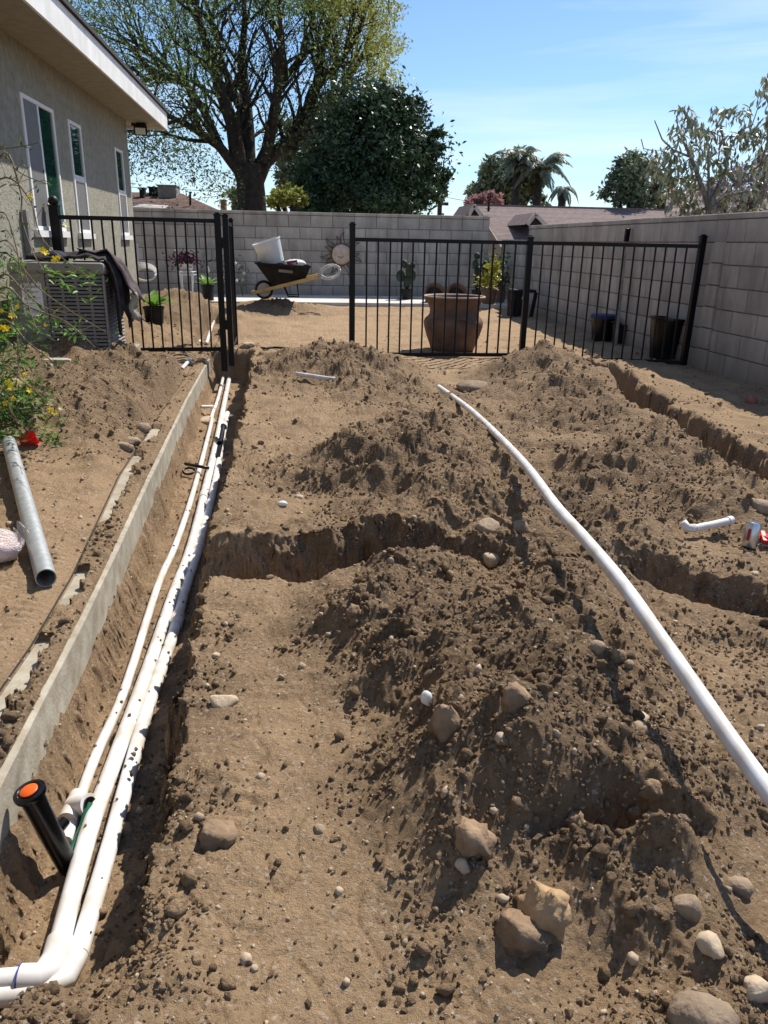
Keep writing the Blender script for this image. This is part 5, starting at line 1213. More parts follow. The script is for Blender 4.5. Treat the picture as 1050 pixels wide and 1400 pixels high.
for pth, r in mains:
    pp = [mp_(px, py, .25*math.sin(px*.05+i)) for i, (px, py) in enumerate(pth)]; br.append((pp, list(np.linspace(r*.7, r*.3, len(pp)))))
ros = [(940,165),(925,175),(950,170),(935,150),(985,152),(1000,150),(1012,152),(960,175),(975,180),(995,190),(1010,185),(1025,180),(1040,178),(905,210),(915,200),(920,215),(930,225),(945,225),(955,200),(965,210),(980,205),(905,230),(915,240),(935,245),(950,240),(925,255),(940,262),(960,250),(975,245),(990,235),(1005,240),(1020,225),(1035,215),(1045,235),(1000,215),(985,225),(915,262),(925,275),(945,280),(965,275),(985,270),(1005,262),(1025,255),(1045,262),(935,290),(955,290),(980,290),(1010,285),(1040,290),(900,225),(1030,195),(1048,190),(1055,210),(1045,128),(1052,110),(1060,150),(1046,162),(1070,230),(1075,180),(1080,140)]
leafs = []
for px, py in ros:
    c_ = mp_(px+rm.uniform(-4, 4), py+rm.uniform(-4, 4), rm.uniform(-.45, .5)); near = min(br, key=lambda b_: min(np.linalg.norm(np.array(q)-c_) for q in b_[0])); q = min(near[0], key=lambda q: np.linalg.norm(np.array(q)-c_))
    if px not in (): br.append(([q, (np.array(q)+c_)/2+np.array([0, 0, -.02]), c_], [.009, .006, .004]))
    if 1040 < px and py < 135: k_ = 5
    else: k_ = int(rm.integers(7, 12))
    for k in range(k_):
        a = 2*math.pi*k/k_+rm.uniform(-.3, .3); d = np.array([math.cos(a), math.sin(a), rm.uniform(-1.0, .35)]); L_ = rm.uniform(.085, .15)
        leafs.append((c_+rm.normal(size=3)*.02, d, L_))
# hanging leaves between rosettes
for _ in range(1700):
    px, py = ros[rm.integers(0, len(ros))]; c_ = mp_(px+rm.uniform(-14, 14), py+rm.uniform(-8, 16), rm.uniform(-.5, .6)); leafs.append((c_, np.array([rm.normal()*.5, rm.normal()*.5, -1+rm.normal()*.4]), rm.uniform(.07, .13)))
m = MB()
for p_, r_ in br: m.tube(p_, r_, 6, cap=False)
m.tube([(aty(975, 330, YM)[0], YM, 0), mp_(975, 330)], [.09, .055], 8); m.build('trunk', MT['bark_pale'], mg, smooth=True)
leafs.sort(key=lambda l: (-l[2]))
for c_, d, L_ in leafs[:290]:
    link_mesh('leaf', LM, mg, Matrix.Translation(c_) @ frame_from(d, (rm.normal()*.3, rm.normal()*.3, 1)) @ Matrix.Scale(L_, 4))
rest = leafs[290:]; V = []
for c_, d, L_ in rest:
    d = Vector(d).normalized(); s = d.cross(Vector((rm.normal()*.3, rm.normal()*.3, 1))).normalized(); c_ = Vector(c_); V.append([c_, c_+d*L_*.5+s*L_*.17, c_+d*L_, c_+d*L_*.5-s*L_*.17])
o = quads_mesh('small_leaves', np.array([[list(q) for q in v] for v in V]), MT['leaf_mag_far'], mg, 'stuff')
# bare hanging twigs
m = MB()
for pth in ([(903,262),(885,268),(880,285),(872,292)], [(893,206),(880,203),(877,190)], [(1047,205),(1040,212),(1036,222)]): m.tube([mp_(*q_) for q_ in pth], [.006, .005, .004, .003][:len(pth)], 5)
m.build('bare_twigs', MT['bark_pale'], mg)

# ---- yellow-flowered shrub by the house: arching canes
ry = np.random.default_rng(17); YS = 4.2
ys_ = thing('flowering_shrub', (-1.95, YS, .2), 'sprawling shrub with long arching stems and yellow flowers beside the condenser', 'shrub')
canes = [([(-60,420),(0,345),(60,400),(120,440),(160,462)], .005), ([(-50,400),(0,215),(28,260),(30,300),(45,345),(60,370)], .007), ([(-60,330),(0,245),(40,272),(60,330),(120,378)], .005), ([(-50,520),(0,440),(40,470),(80,500),(105,515)], .006),
 ([(-40,260),(0,212),(25,235),(60,250),(72,253)], .003), ([(-50,210),(0,204),(30,200),(56,194)], .003), ([(-60,480),(0,395),(40,420),(90,440),(130,475)], .006), ([(-50,560),(0,500),(30,520),(60,545),(72,560)], .005), ([(-50,620),(0,560),(30,560),(70,555),(92,580)], .004),
 ([(-60,390),(0,330),(25,350),(38,385),(45,410)], .004), ([(-40,460),(0,378),(30,395),(60,420),(100,430)], .006), ([(-50,350),(0,290),(20,330),(30,380),(40,420),(50,450)], .004), ([(-50,580),(0,620),(15,640),(22,655)], .003), ([(-30,650),(0,636),(12,634),(26,636)], .003), ([(-60,300),(0,256),(15,253),(25,254)], .003),
 ([(-60,460),(0,400),(20,440),(25,490),(22,530)], .005), ([(-60,560),(0,525),(20,515),(45,530)], .004), ([(-30,600),(0,545),(20,570),(40,590)], .004)]
leaf_pts = []; m = MB(); tipsY = []
for i, (pth, r) in enumerate(canes):
    pp = [np.array(aty(px, py, YS+.25*math.sin(i*1.7)-.10*j)) for j, (px, py) in enumerate(pth)]
    out = []
    for k in range(len(pp)-1):
        p0, a, b, c_ = pp[max(k-1, 0)], pp[k], pp[k+1], pp[min(k+2, len(pp)-1)]
        for t in np.linspace(0, 1, 7)[:-1]: out.append(.5*((2*a)+(b-p0)*t+(2*p0-5*a+4*b-c_)*t*t+(3*a-p0-3*b+c_)*t**3))
    out.append(pp[-1]); m.tube(out, list(np.linspace(r, .0018, len(out))), 5, cap=False); tipsY.append(out[-1])
    for k in range(5, len(out), 2):
        e = ry.normal(size=3)*.04; q_ = out[k]+e+np.array([0, -.02, .02]); m.tube([out[k], q_], .0012, 4, cap=False)
        if ry.random() < .75: leaf_pts.append(q_)
m.build('stems', MT['stem'], ys_, smooth=True)
LS = leaf_mesh('leaf', MT['leaf_bright'], 1., .34, .25, .1, 3)
cl = [(85,375),(100,380),(110,372),(75,382),(95,395),(65,376),(118,405),(70,445),(80,450),(60,440),(92,448),(30,430),(20,425),(40,440),(10,410),(15,440),(50,425),(5,450),(25,455),(45,450),(10,470),(28,365),(20,372),(105,452),(8,372),(15,400),(35,400),(130,382),(122,376)]
lw = [(15,520),(25,540),(40,535),(10,550),(35,555),(20,570),(50,545),(45,525),(5,530),(30,575),(60,540),(5,575),(18,590),(12,505),(28,500),(70,600),(78,608),(60,596),(32,640),(26,632),(5,480),(30,485),(50,570),(40,500),(5,600),(85,575)]
big = []; 
for grp, per in ((cl, 9), (lw, 9)):
    for px, py in grp:
        c_ = aty(px+ry.uniform(-3, 3), py+ry.uniform(-3, 3), YS-.1+ry.uniform(-.3, .25))
        for k in range(per): big.append((c_+ry.normal(size=3)*.022, np.array([ry.normal(), ry.normal(), .35+ry.normal()*.6]), ry.uniform(.028, .052)))
for q_ in leaf_pts:
    for k in range(3): big.append((q_+ry.normal(size=3)*.008, ry.normal(size=3)+np.array([0, 0, .4]), ry.uniform(.018, .034)))
big.sort(key=lambda l: -l[2])
for c_, d, L_ in big[:290]: link_mesh('leaf', LS, ys_, Matrix.Translation(c_) @ frame_from(d, ry.normal(size=3)*.5+np.array([0, 0, 1])) @ Matrix.Scale(L_, 4))
V = []
for c_, d, L_ in big[290:]:
    d = Vector(d).normalized(); s = d.cross(Vector(ry.normal(size=3))).normalized(); c_ = Vector(c_); V.append([list(c_), list(c_+d*L_*.5+s*L_*.17), list(c_+d*L_), list(c_+d*L_*.5-s*L_*.17)])
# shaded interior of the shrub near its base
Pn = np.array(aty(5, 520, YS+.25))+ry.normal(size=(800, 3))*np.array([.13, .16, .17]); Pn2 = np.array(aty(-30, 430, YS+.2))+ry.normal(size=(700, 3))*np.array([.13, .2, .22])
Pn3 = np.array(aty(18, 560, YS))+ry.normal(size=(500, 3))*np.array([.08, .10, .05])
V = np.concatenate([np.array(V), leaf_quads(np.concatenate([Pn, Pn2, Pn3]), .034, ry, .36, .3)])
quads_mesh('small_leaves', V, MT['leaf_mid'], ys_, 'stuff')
def flower(name, c_, r, mt, facing, parent, npet=5):
    m = MB(); q = Vector((0, 0, 1)).rotation_difference(Vector(facing).normalized()).to_matrix(); c_ = Vector(c_)
    for k in range(npet):
        a = 2*math.pi*k/npet; R_ = q @ rotm('Z', a)
        prof = [(0, 0, 0), (r*.5, r*.30, r*.22), (r*.95, r*.26, r*.30), (r*1.05, 0, r*.22), (r*.95, -r*.26, r*.30), (r*.5, -r*.30, r*.22)]
        m.add([c_+R_ @ Vector(p_) for p_ in prof], [(0,1,2,3), (0,3,4,5)])
    m.tube([c_-q @ Vector((0, 0, r*.8)), c_], [r*.12, r*.28], 6)
    return m.build(name, mt, parent)
for px, py, r, mt in [(42,269,.020,'yellow'),(62,346,.018,'yellow'),(58,342,.016,'yellow'),(75,355,.018,'yellow'),(80,352,.015,'yellow'),(90,308,.016,'pale_yellow'),(12,523,.018,'yellow'),(15,530,.017,'yellow'),(22,520,.018,'pale_yellow'),(28,524,.019,'pale_yellow'),(33,520,.016,'pale_yellow'),(8,551,.018,'yellow'),(70,560,.018,'yellow'),(74,564,.016,'yellow'),(68,552,.014,'pale_yellow'),(82,558,.012,'pale_yellow'),(2,628,.022,'yellow'),(4,448,.018,'yellow'),(10,450,.018,'yellow'),(16,432,.016,'yellow'),(40,534,.015,'yellow'),(62,444,.009,'yellow'),(2,425,.012,'yellow'),(24,420,.012,'yellow'),(18,545,.014,'yellow'),(34,512,.012,'yellow')]:
    flower('flower', aty(px, py, YS-.28), r, MT[mt], (ry.normal()*.5+.2, -1, .5+ry.normal()*.4), ys_)
# weeds on the spoil foot
wd = thing('weed', tuple(on(72, 600)), 'small green weed growing beside the red cup', 'weed')
P = np.array([on(66, 600, .02), on(74, 603, .02), on(80, 607, .015)]); V = leaf_quads(np.repeat(P, 26, 0)+ry.normal(size=(78, 3))*.02, .03, ry, .35, .6); quads_mesh('leaves', V, MT['leaf_mid'], wd)
m = MB(); m.tube([P[0], P[0]+[0, 0, .03]], .002, 4); m.build('stem', MT['green_stem'], wd)

# ------------------------------------------------------------------ wheelbarrow and its load
YW = 12.6
def wp(px, py, dy=0): return Vector(aty(px, py, YW+dy))
gz_w = wp(366, 408).z
wb = thing('wheelbarrow', tuple(wp(385, 408)), 'wheelbarrow with black tray and yellow wooden handles parked before the block wall', 'wheelbarrow')
cW = wp(361, 396); Rw = .14; q = rotm('X', math.pi/2)
m = MB(); prof = [(Rw*.72, -.035), (Rw*.9, -.04), (Rw, -.025), (Rw*1.02, 0), (Rw, .025), (Rw*.9, .04), (Rw*.72, .035)]; m.lathe(prof, 30, tuple(cW), q); wh = m.build('wheel', MT['rubber'], wb, smooth=True, angle=50)
m = MB(); m.lathe([(.0, -.043), (.02, -.045), (.03, -.036), (Rw*.74, -.038), (Rw*.74, .038), (.03, .036), (.0, .04)], 24, tuple(cW), q); o = m.build('hub', MT['tire_hub'], None, smooth=True, angle=40); o.parent = wh; o.matrix_parent_inverse = Matrix.Translation(-Vector((0,0,0)))
o.parent = wh; o.matrix_parent_inverse = Matrix.Identity(4)
tray = [((350,359),(424,363)), ((372,391),(417,383))]
t0, t1 = wp(350, 359), wp(424, 364); b0, b1 = wp(373, 391), wp(416, 384)
def sh(v, dy): return Vector((v.x, v.y+dy, v.z))
m = MB(); hw, hb = .30, .18
top = [sh(t0, -hw), sh(t1, -hw), sh(t1, hw), sh(t0, hw)]; bot = [sh(b0, -hb), sh(b1, -hb), sh(b1, hb), sh(b0, hb)]
inn = [p_*.96+((t0+t1)/2)*.04 for p_ in top]; inb = [p_*.94+((t0+t1)/2)*.06 for p_ in bot]
m.add(top+bot+inn+inb, [(0,1,5,4), (1,2,6,5), (2,3,7,6), (3,0,4,7), (4,5,6,7), (9,8,12,13), (10,9,13,14), (11,10,14,15), (8,11,15,12), (15,14,13,12), (0,8,9,1), (1,9,10,2), (2,10,11,3), (3,11,8,0)])
m.build('tray', MT['dusty_black'], wb, bevel=.008)
m = MB()
for i in range(4): m.bar(top[i], top[(i+1) % 4], .022)
m.build('tray_rim', MT['dusty_black'], wb)
m = MB(); a = wp(381, 370)+Vector((0, -hw-.0, 0)); m.add([sh(wp(381, 367), -.292), sh(wp(400, 369), -.292), sh(wp(400, 373), -.275), sh(wp(381, 371), -.275)], [(0,1,2,3)]); m.build('side_decal', MT['grey_metal'], wb)
for sgn in (-1, 1):
    a, b = sh(wp(344, 400.5), sgn*.10), sh(wp(436, 377), sgn*.27); m = MB(); m.bar(a, b, .04, .05); m.build('handle', MT['wood'], wb, bevel=.004)
    m = MB(); k = sh(wp(406, 386), sgn*.2); f_ = sh(wp(408, 404), sgn*.22); g_ = sh(wp(392, 398), sgn*.2); m.tube([sh(wp(388, 391), sgn*.18), sh(wp(394, 404), sgn*.22), f_, k], .012, 6); m.build('leg', MT['black_metal'], wb)
m = MB(); m.tube([sh(cW, -.16), sh(cW, .16)], .012, 8); m.build('axle', MT['grey_metal'], wb)
m = MB(); 
for sgn in (-1, 1): m.bar(sh(wp(353, 362), sgn*.1), sh(wp(375, 392), sgn*.1), .02)
m.build('tray_brace', MT['black_metal'], wb)
# tilted milky bucket
bk_dir = (wp(357, 338)+wp(392, 333)-wp(354, 358)*0).normalized()
cb = wp(374, 360); ax = (wp(368, 335)-wp(377, 362)); ax.y = -.02; hB = .33; ax = ax.normalized(); q = Vector((0, 0, 1)).rotation_difference(ax).to_matrix()
bu = thing('bucket', tuple(cb), 'milky white bucket of tools tilted in the wheelbarrow tray', 'bucket')
m = MB(); m.lathe([(0, 0), (.17, 0), (.215, hB), (.225, hB), (.225, hB+.015), (.205, hB+.015), (.165, .02), (0, .02)], 30, tuple(cb), q); m.build('body', MT['bucket'], bu, smooth=True, angle=40)
m = MB(); m.lathe([(.0, .03), (.150, .03), (.180, hB*.70), (.12, hB*.78), (0, hB*.70)], 20, tuple(cb), q); m.build('contents', MT['mixed'], bu, smooth=True)
m = MB(); m.tube([cb+q @ Vector((.225*math.cos(a), .225*math.sin(a), hB+.01+.03*math.sin(a*1.0))) for a in np.linspace(0, math.pi, 16)], .005, 6); m.build('bail', MT['grey_metal'], bu)
sk = thing('sack', tuple(wp(402, 358)), 'white sack with dark red print lying in the wheelbarrow', 'sack')
blob('sack_body', wp(403, 359.5)+Vector((0, -.02, .0)), .17, .14, .055, MT['white_petal'], 6, .10, sk)
m = MB(); c_ = wp(399, 357); m.add([sh(wp(392, 357), -.165), sh(wp(406, 355), -.165), sh(wp(407, 361), -.170), sh(wp(393, 362), -.168)], [(0,1,2,3)]); m.build('red_print', MT['bag_red'], sk)
cc = thing('hose_coil', tuple(wp(449, 371)), 'coil of pale stiff tubing hanging on the wheelbarrow handle', 'coil')
for k, (rx, rz_, dx) in enumerate(((.165, .105, .02), (.15, .09, .035), (.135, .075, .03))):
    c_ = wp(448, 371)+Vector((dx, -.30+.02*k, 0)); m = MB(); m.tube([c_+rotm('Y', -.3) @ Vector((rx*math.cos(a), .03*math.sin(2*a+k), rz_*math.sin(a))) for a in np.linspace(0, 2*math.pi, 28)], .009, 6); m.build('loop', MT['hose'], cc, smooth=True)
m = MB(); m.tube([wp(436, 378)+Vector((0, -.3, 0)), wp(437, 366)+Vector((0, -.3, 0))], .025, 8); m.build('wrap', MT['sack'], cc)

# ------------------------------------------------------------------ sun ornament on the wall
YO = YB-.03
so_ = thing('sun_ornament', tuple(aty(467, 348, YO)), 'sun wall ornament with round ceramic face and rusty wire rays', 'wall ornament')
c_ = Vector(aty(467, 348, YO)); q = rotm('X', math.pi/2)
m = MB(); m.lathe([(0, .05), (.08, .045), (.15, .025), (.178, .005), (.185, .0), (.18, -.01), (0, -.01)], 36, tuple(c_), q); m.build('face_disc', MT['sun_face'], so_, smooth=True, angle=60)
m = MB(); m.tube([c_+Vector((.188*math.cos(a), -.01, .188*math.sin(a))) for a in np.linspace(0, 2*math.pi, 36)], .008, 6); m.tube([c_+Vector((.05*math.cos(a)-.02, -.052, .03*math.sin(a)-.02)) for a in np.linspace(3.4, 6.0, 8)], .006, 5); 
m.build('wire_ring', MT['rust'], so_)
for k in range(14):
    a = 2*math.pi*k/14+.1; rr_ = .40 if k % 2 else .33; w_ = .17
    pts_ = []
    for t in np.linspace(0, 1, 7): an = a-w_*(1-t)+.10*math.sin(t*3.1)*(1 if k % 2 else -1); R_ = .20+(rr_-.20)*t; pts_.append(c_+Vector((R_*math.cos(an), -.005, R_*math.sin(an))))
    p2_ = []
    for t in np.linspace(1, 0, 7): an = a+w_*(1-t)+.10*math.sin(t*3.1)*(1 if k % 2 else -1); R_ = .20+(rr_-.20)*t; p2_.append(c_+Vector((R_*math.cos(an), -.005, R_*math.sin(an))))
    m = MB(); m.tube(pts_+p2_[1:], .0065, 5); m.build('ray', MT['rust'], so_)

# ------------------------------------------------------------------ urn and pots
pu = Vector(atz(618, 479, .0)); pu.z = h1(pu.x, pu.y)-.01; s = (pu.y)/1050*.985
ur = thing('urn', tuple(pu), 'big weathered terracotta urn with a flared pale rim standing behind the black fence', 'urn')
prof = [(0, 0), (.225, 0), (.24, .015), (.262, .08), (.30, .18), (.325, .27), (.330, .31), (.318, .345), (.285, .375), (.268, .40), (.265, .44), (.275, .48), (.305, .535), (.333, .565), (.338, .578), (.332, .588), (.31, .585)]
m = MB(); m.lathe(prof, 44, tuple(pu)); m.f = m.f[:-1]; m.mi = m.mi[:-1]; m.build('body', MT['terracotta'], ur, smooth=True, angle=60)
m = MB(); m.lathe([(.338, .576), (.342, .584), (.336, .593), (.318, .593), (.312, .584), (.300, .565)], 44, tuple(pu)); m.f = m.f[:-2]; m.mi = m.mi[:-2]; m.build('rim', MT['rim'], ur, smooth=True)
m = MB(); m.lathe([(.305, .583), (.272, .535), (.238, .48), (.232, .42), (.25, .36), (.0, .35)], 36, tuple(pu)); m.f = m.f[:-2]+[m.f[-1]]; m.mi = m.mi[:len(m.f)]; m.build('inside', MT['terracotta'], ur, smooth=True)
m = MB(); 
for a0 in (1.25, -1.35):
    pass
th = -1.9
def urn_pt(r, z, a): return pu+Vector((r*math.cos(a), r*math.sin(a), z))
m.tube([urn_pt(.30+.012*math.sin(t*math.pi), .30+.075*math.sin(t*math.pi), -1.85+.65*t)+Vector((0, -.02, 0)) for t in np.linspace(0, 1, 12)], .010, 6); m.build('moulded_arch', MT['terracotta'], ur, smooth=True)
def gpot(px, py, r, h, mt, Y=None, sides=24, taper=.8, lip=True):
    p = Vector(aty(px, py, Y)); return p
def simple_pot(name, base, r, h, mt, parent, taper=.78, n=24, soil=True):
    m = MB(); m.lathe([(0, 0), (r*taper, 0), (r*.97, h*.86), (r*1.06, h*.87), (r*1.06, h), (r*.95, h), (r*.92, h*.9), (0, h*.88)], n, tuple(base)); return m.build(name, mt, parent, smooth=True, angle=40)
# two tipped pots with dark mouths
for px, py, lab in ((595, 390, 'tipped clay pot with a dark mouth, beside its twin nearer the cactus'), (625, 390, 'tipped clay pot with a dark mouth, the one nearer the croton plant')):
    c_ = Vector(aty(px, py, 13.35)); c_.z = ZS+.155; q = rotm('X', math.radians(62)) @ Matrix.Identity(3); t = thing('clay_pot', (c_.x, c_.y, ZS), lab, 'pot')
    m = MB(); m.lathe([(0, -.33), (.115, -.33), (.165, 0), (.178, 0), (.178, .03), (.148, .03), (.140, 0), (.10, -.30), (0, -.30)], 28, tuple(c_), q); m.build('body', MT['terracotta'], t, smooth=True, angle=40)
    m = MB(); m.lathe([(0, -.06), (.146, -.06), (.146, -.05), (0, -.05)], 24, tuple(c_), q); m.build('mouth_shade_disc', MT['dark_in'], t)  # dark disc stands in for the shade inside the pot's open mouth
def cactus(px, py, Y, seed, label, pads):
    b = Vector(aty(px, py, Y)); b.z = ZS; t = thing('potted_cactus', tuple(b), label, 'cactus'); simple_pot('pot', b, .10, .18, MT['dusty_black'], t)
    for k, (x, z, rx, rz_) in enumerate(pads): blob('pad', b+Vector((x, .03*math.sin(k*2), z)), rx, .045, rz_, MT['cactus'], seed+k, .10, t, I2, 4)
cactus(556, 406, 14.1, 3, 'dark potted prickly pear against the wall, the lone one before the urn', [(0, .30, .07, .13), (-.11, .40, .08, .10), (.03, .50, .07, .12), (.10, .42, .06, .10), (-.05, .60, .06, .07), (.09, .58, .05, .06)])
cactus(652, 406, 14.1, 30, 'taller dark potted prickly pear near the wall corner behind the croton', [(0, .30, .07, .13), (0, .47, .08, .12), (-.06, .62, .06, .08), (-.04, .76, .055, .06), (.10, .42, .07, .10), (.12, .58, .06, .10)])
def bush_pot(px, py, Y, label, r, h, mt_pot, crown, mt, size, n, seed, cat='potted plant', name='potted_plant', zb=None):
    b = Vector(aty(px, py, Y)); b.z = ZS if zb is None else zb; t = thing(name, tuple(b), label, cat); simple_pot('pot', b, r, h, mt_pot, t)
    rr_ = np.random.default_rng(seed); P = []
    for (x, z, sx, sz) in crown: P.append(np.array(b)+np.array([x, 0, z])+rr_.normal(size=(n, 3))*np.array([sx, sx, sz]))
    P = np.concatenate(P); P[:,2] = np.maximum(P[:,2], b.z+h*.8); quads_mesh('leaves', leaf_quads(P, size, rr_, .5, .5), mt, t)
    m = MB(); m.tube([b+Vector((0, 0, h*.85)), b+Vector((0, 0, h+.2))], .01, 5); m.build('stem', MT['green_stem'], t); return t, b
t, b = bush_pot(668, 408, 13.25, 'yellow green croton plant in a terracotta pot by the wall corner', .14, .24, MT['terracotta'], [(.03, .42, .07, .09), (.08, .60, .05, .07), (-.10, .36, .05, .06)], MT['leaf_yel'], .075, 110, 40)
bush_pot(683, 408, 13.6, 'dark leafy potted shrub in the shaded wall corner', .11, .2, MT['terracotta'], [(.03, .34, .07, .08), (.0, .5, .08, .10)], MT['leaf_dark'], .06, 170, 41)
bush_pot(668, 404, 14.3, 'tall dark foliage plant against the wall in the shade', .12, .2, MT['dusty_black'], [(0, .45, .12, .12), (.1, .62, .10, .10)], MT['leaf_dark'], .07, 200, 42)
# tapered dark planter table and white piece in the corner shade
b = Vector(aty(709, 425, 12.2)); b.z = .08; t = thing('planter', tuple(b), 'dark wide-topped planter stand in the shaded wall corner', 'planter')
m = MB(); m.lathe([(0, 0), (.12, 0), (.14, .3), (.15, .33), (.15, .36), (.0, .36)], 6, tuple(b+Vector((-.06, 0, 0)))); m.build('barrel', MT['dusty_black'], t)
m = MB(); m.box((b.x-.17, b.y-.15, .36+.08), (b.x+.22, b.y+.15, .40+.08)); m.build('top', MT['dusty_black'], t, bevel=.006)
for sx in (-.1, .15):
    m = MB(); m.bar(b+Vector((sx+.08, -.1, .36)), b+Vector((sx+.02, -.12, -.03)), .05); m.build('leg', MT['dusty_black'], t)
b = Vector(aty(717, 404, 12.0)); m = MB(); m.prism([b+Vector((-.03, 0, -.06)), b+Vector((.03, 0, -.06)), b+Vector((.025, 0, .05)), b+Vector((-.005, 0, .06))], (0, .04, 0)); tag(m.build('white_figurine', MT['slab'], bevel=.006), 'tiny pale garden figurine leaning inside the dark planter stand', 'figurine')
# blue-lidded bucket, trash tub, stake, by the side wall
b = Vector(atz(822, 465, .02)); t = thing('bucket', tuple(b), 'dark bucket with a blue lid standing by the side wall behind the fence', 'bucket')
m = MB(); m.lathe([(0, 0), (.12, 0), (.15, .28), (.0, .28)], 24, tuple(b)); m.build('body', MT['black_plastic'], t, smooth=True, angle=40)
m = MB(); m.lathe([(.0, .28), (.162, .27), (.165, .30), (.15, .315), (0, .318)], 24, tuple(b)); m.build('lid', MT['blue_lid'], t, smooth=True, angle=40)
b = Vector(atz(845, 468, .02)); t = thing('bucket', tuple(b), 'small dark bucket tucked between the blue-lidded one and the wall', 'bucket')
m = MB(); m.lathe([(0, 0), (.08, 0), (.10, .22), (.09, .22), (.075, .03), (0, .03)], 20, tuple(b)); m.build('body', MT['dusty_black'], t, smooth=True, angle=40)
m = MB(); m.tube([b+Vector((.1*math.cos(a), .1*math.sin(a), .22+.02)) for a in np.linspace(0, 3.14, 10)], .004, 5); m.build('bail', MT['grey_metal'], t)
b = Vector(atz(905, 490, .0)); b.z = h1(b.x, b.y)-.01; t = thing('trash_tub', tuple(b), 'black plastic tub behind the fence next to its end post, in shade', 'tub')
q = rotm('Y', .06); m = MB(); m.lathe([(0, 0), (.135, 0), (.19, .40), (.205, .405), (.205, .43), (.18, .43), (.13, .03), (0, .03)], 28, tuple(b), q); m.build('body', MT['black_plastic'], t, smooth=True, angle=40)
m = MB(); m.lathe([(.0, .34), (.165, .34), (.165, .35), (0, .36)], 20, tuple(b), q); m.build('dark_fill', MT['dark_in'], t)
xs_ = wx(9.3)-.06; st = thing('post_stake', (xs_, 9.3, 0), 'pale wooden stake with black cap leaning against the side wall', 'stake')
a = Vector(atx(842, 468, xs_-.10)); b = Vector(atx(856, 330, xs_)); c_ = Vector(atx(859, 312, xs_)); 
a.z = 0; m = MB(); m.bar(a, b, .035, .035); m.build('stake', MT['grey_wood'], st); m = MB(); m.bar(b, c_, .05, .05); m.build('black_cap', MT['black_metal'], st, bevel=.003)
# plants behind the condenser fence
def strap_plant(px, py, Y, label, pot_r, pot_h, nleaf, L_, mt, seed, z=None, spike=False, name='potted_plant'):
    b = Vector(aty(px, py, Y)); b.z = z if z is not None else ZS; t = thing(name, tuple(b), label, 'potted plant'); simple_pot('pot', b, pot_r, pot_h, MT['dusty_black'], t, .86)
    m = MB(); m.lathe([(0, pot_h*.86), (pot_r*.94, pot_h*.88), (pot_r*.94, pot_h*.9), (0, pot_h*.92)], 18, tuple(b)); m.build('potting_soil', MT['dark_in'], t)
    me = leaf_mesh('leaf', mt, 1., .34, .2, .35, 6); rr_ = np.random.default_rng(seed)
    for k in range(nleaf):
        a = 2*math.pi*k/nleaf+rr_.uniform(-.2, .2); el = rr_.uniform(.5, 1.05); d = (math.cos(a)*math.cos(el), math.sin(a)*math.cos(el), math.sin(el))
        link_mesh('leaf', me, t, Matrix.Translation(b+Vector((0, 0, pot_h*.9))) @ frame_from(d, (0, 0, 1)) @ Matrix.Scale(L_*rr_.uniform(.8, 1.1), 4))
    if spike:
        m = MB(); c_ = b+Vector((.02, -.03, pot_h)); m.tube([c_, c_+Vector((0, 0, .22))], .004, 5); m.build('flower_stem', MT['green_stem'], t)
        m = MB(); c_ = c_+Vector((0, 0, .2)); m.prism([c_+Vector((0, 0, -.02)), c_+Vector((.03, 0, .02)), c_+Vector((.018, 0, .075)), c_+Vector((0, 0, .10)), c_+Vector((-.022, 0, .05))], (0, .012, 0)); m.build('white_spathe', MT['white_petal'], t, bevel=.003)
strap_plant(211, 434, 9.3, 'broad-leaved green plant in a black nursery pot half sunk in the spoil heap', .115, .19, 11, .30, MT['leaf_bright'], 50, z=.20)
strap_plant(285, 411, 13.3, 'green plant with one white flower in a black pot on the patio edge', .10, .24, 9, .27, MT['leaf_bright'], 51, spike=True)
# white wire plant stand with bowl and purple plant
b = Vector(aty(257, 401, 14.2)); b.z = ZS; ps = thing('plant_stand', tuple(b), 'white wire plant stand against the block wall', 'plant stand')
zt_ = .415; m = MB(); ring = [b+Vector((.16*math.cos(a), .16*math.sin(a), zt_)) for a in np.linspace(0, 2*math.pi, 24)]; m.tube(ring, .008, 6); ring2 = [p_-Vector((0, 0, .05)) for p_ in ring]; m.tube(ring2, .006, 6); m.build('ring', MT['vinyl'], ps)
m = MB(); m.lathe([(0, zt_-.004), (.155, zt_-.004), (.155, zt_+.002), (0, zt_+.002)], 20, tuple(b)); m.build('shelf', MT['vinyl'], ps)
for k in range(4):
    a = math.pi/4+math.pi/2*k; m = MB(); m.tube([b+Vector((.15*math.cos(a), .15*math.sin(a), zt_)), b+Vector((.11*math.cos(a), .11*math.sin(a), .0))], .007, 6); m.tube([b+Vector((.13*math.cos(a+.35), .13*math.sin(a+.35), zt_)), b+Vector((.11*math.cos(a), .11*math.sin(a), .0))], .005, 6); m.build('leg', MT['vinyl'], ps)
bb = b+Vector((0, 0, zt_)); bo = thing('potted_plant', tuple(bb), 'purple-leaved plant in a white bowl on the wire stand', 'potted plant')
m = MB(); m.lathe([(0, 0.003), (.07, .003), (.115, .06), (.135, .13), (.128, .13), (.10, .06), (0, .02)], 26, tuple(bb)); m.build('bowl', MT['slab'], bo, smooth=True, angle=50)
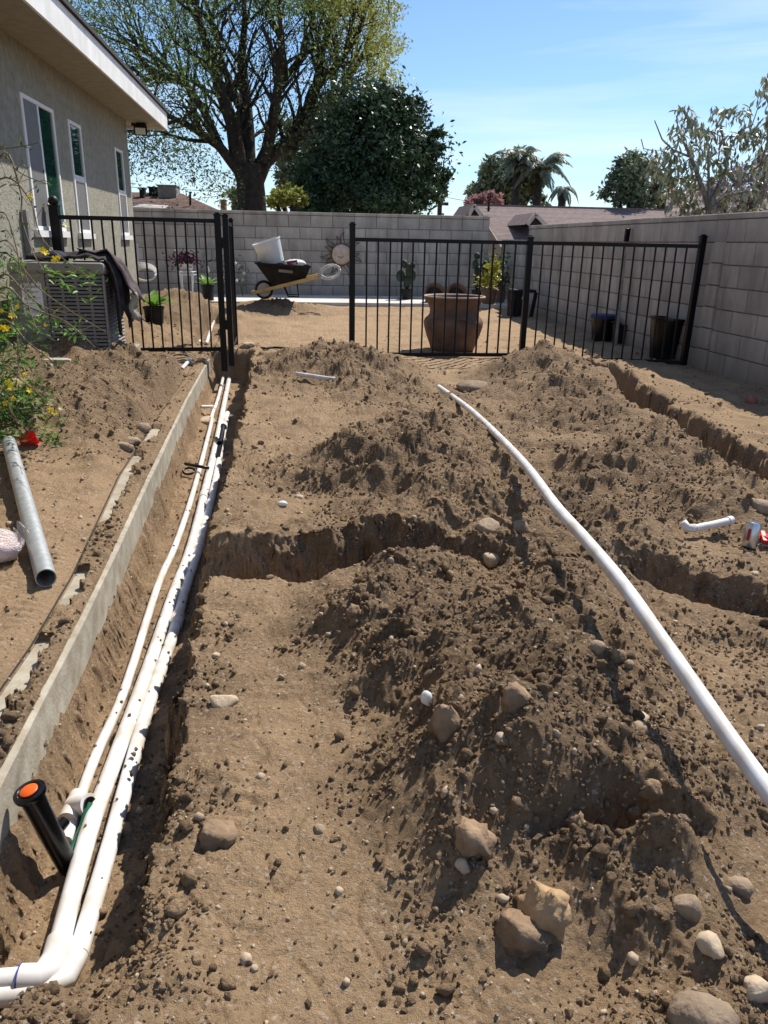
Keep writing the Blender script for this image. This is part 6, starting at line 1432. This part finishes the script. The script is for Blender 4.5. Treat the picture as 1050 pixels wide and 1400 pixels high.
rr_ = np.random.default_rng(61); P = np.array(bb)+np.array([0, 0, .20])+rr_.normal(size=(420, 3))*np.array([.12, .10, .06]); P[:,2] = np.maximum(P[:,2], bb.z+.07); quads_mesh('leaves', leaf_quads(P, .085, rr_, .28, .6), MT['purple'], bo)
# white-flowered trailing plants by the gate
for px, py, Y, lab in ((332, 372, 14.3, 'wispy white-flowered plant behind the open gate leaf'), (300, 365, 14.5, 'wispy white-flowered plant seen through the fence end')):
    b = Vector(aty(px, 402, Y)); b.z = ZS; t = thing('flowering_plant', tuple(b), lab, 'plant'); rr_ = np.random.default_rng(px); m = MB(); tops = []
    for k in range(9):
        tp_ = Vector(aty(px+rr_.uniform(-11, 11), py+rr_.uniform(-22, 22), Y+rr_.uniform(-.15, .15))); m.tube([b, (b+tp_)/2+Vector((rr_.normal()*.03, 0, .05)), tp_], [.005, .004, .002], 4); tops.append(tp_)
    m.build('stems', MT['green_stem'], t); P = np.repeat(np.array([list(x) for x in tops]), 14, 0)+rr_.normal(size=(126, 3))*.07; quads_mesh('leaves', leaf_quads(P, .04, rr_, .4, .4), MT['leaf_dark'], t)
    for tp_ in tops[:5]: flower('flower', tp_, .030, MT['white_petal'], (rr_.normal()*.3, -1, .3), t)
# garden hose reel between the house corner and the wall
b = Vector(aty(190, 380, 12.6)); hr = thing('hose_reel', tuple(b), 'pale garden hose hung on a bracket at the house corner', 'hose')
for k in range(4):
    c_ = Vector(aty(196+k*1.0, 372+k, 12.6-.03*k)); m = MB(); m.tube([c_+Vector(((.20-.02*k)*math.cos(a), .02*math.sin(3*a), (.13-.012*k)*math.sin(a))) for a in np.linspace(0, 6.28, 26)], .011, 6); m.build('loop', MT['hose'], hr, smooth=True)
m = MB(); m.tube([aty(187, 333, 12.6), aty(188, 405, 12.6)], .02, 8); m.build('bracket', MT['steel'], hr)
# pale board lying at the wall foot
a = aty(470, 405.5, 14.2); b = aty(598, 409.5, 14.15); m = MB(); m.bar((a[0], 14.25, ZS+.02), (b[0], 14.2, ZS+.02), .10, .035); tag(m.build('board', MT['sack'], bevel=.004), 'long pale board lying on the patio at the foot of the block wall', 'board')
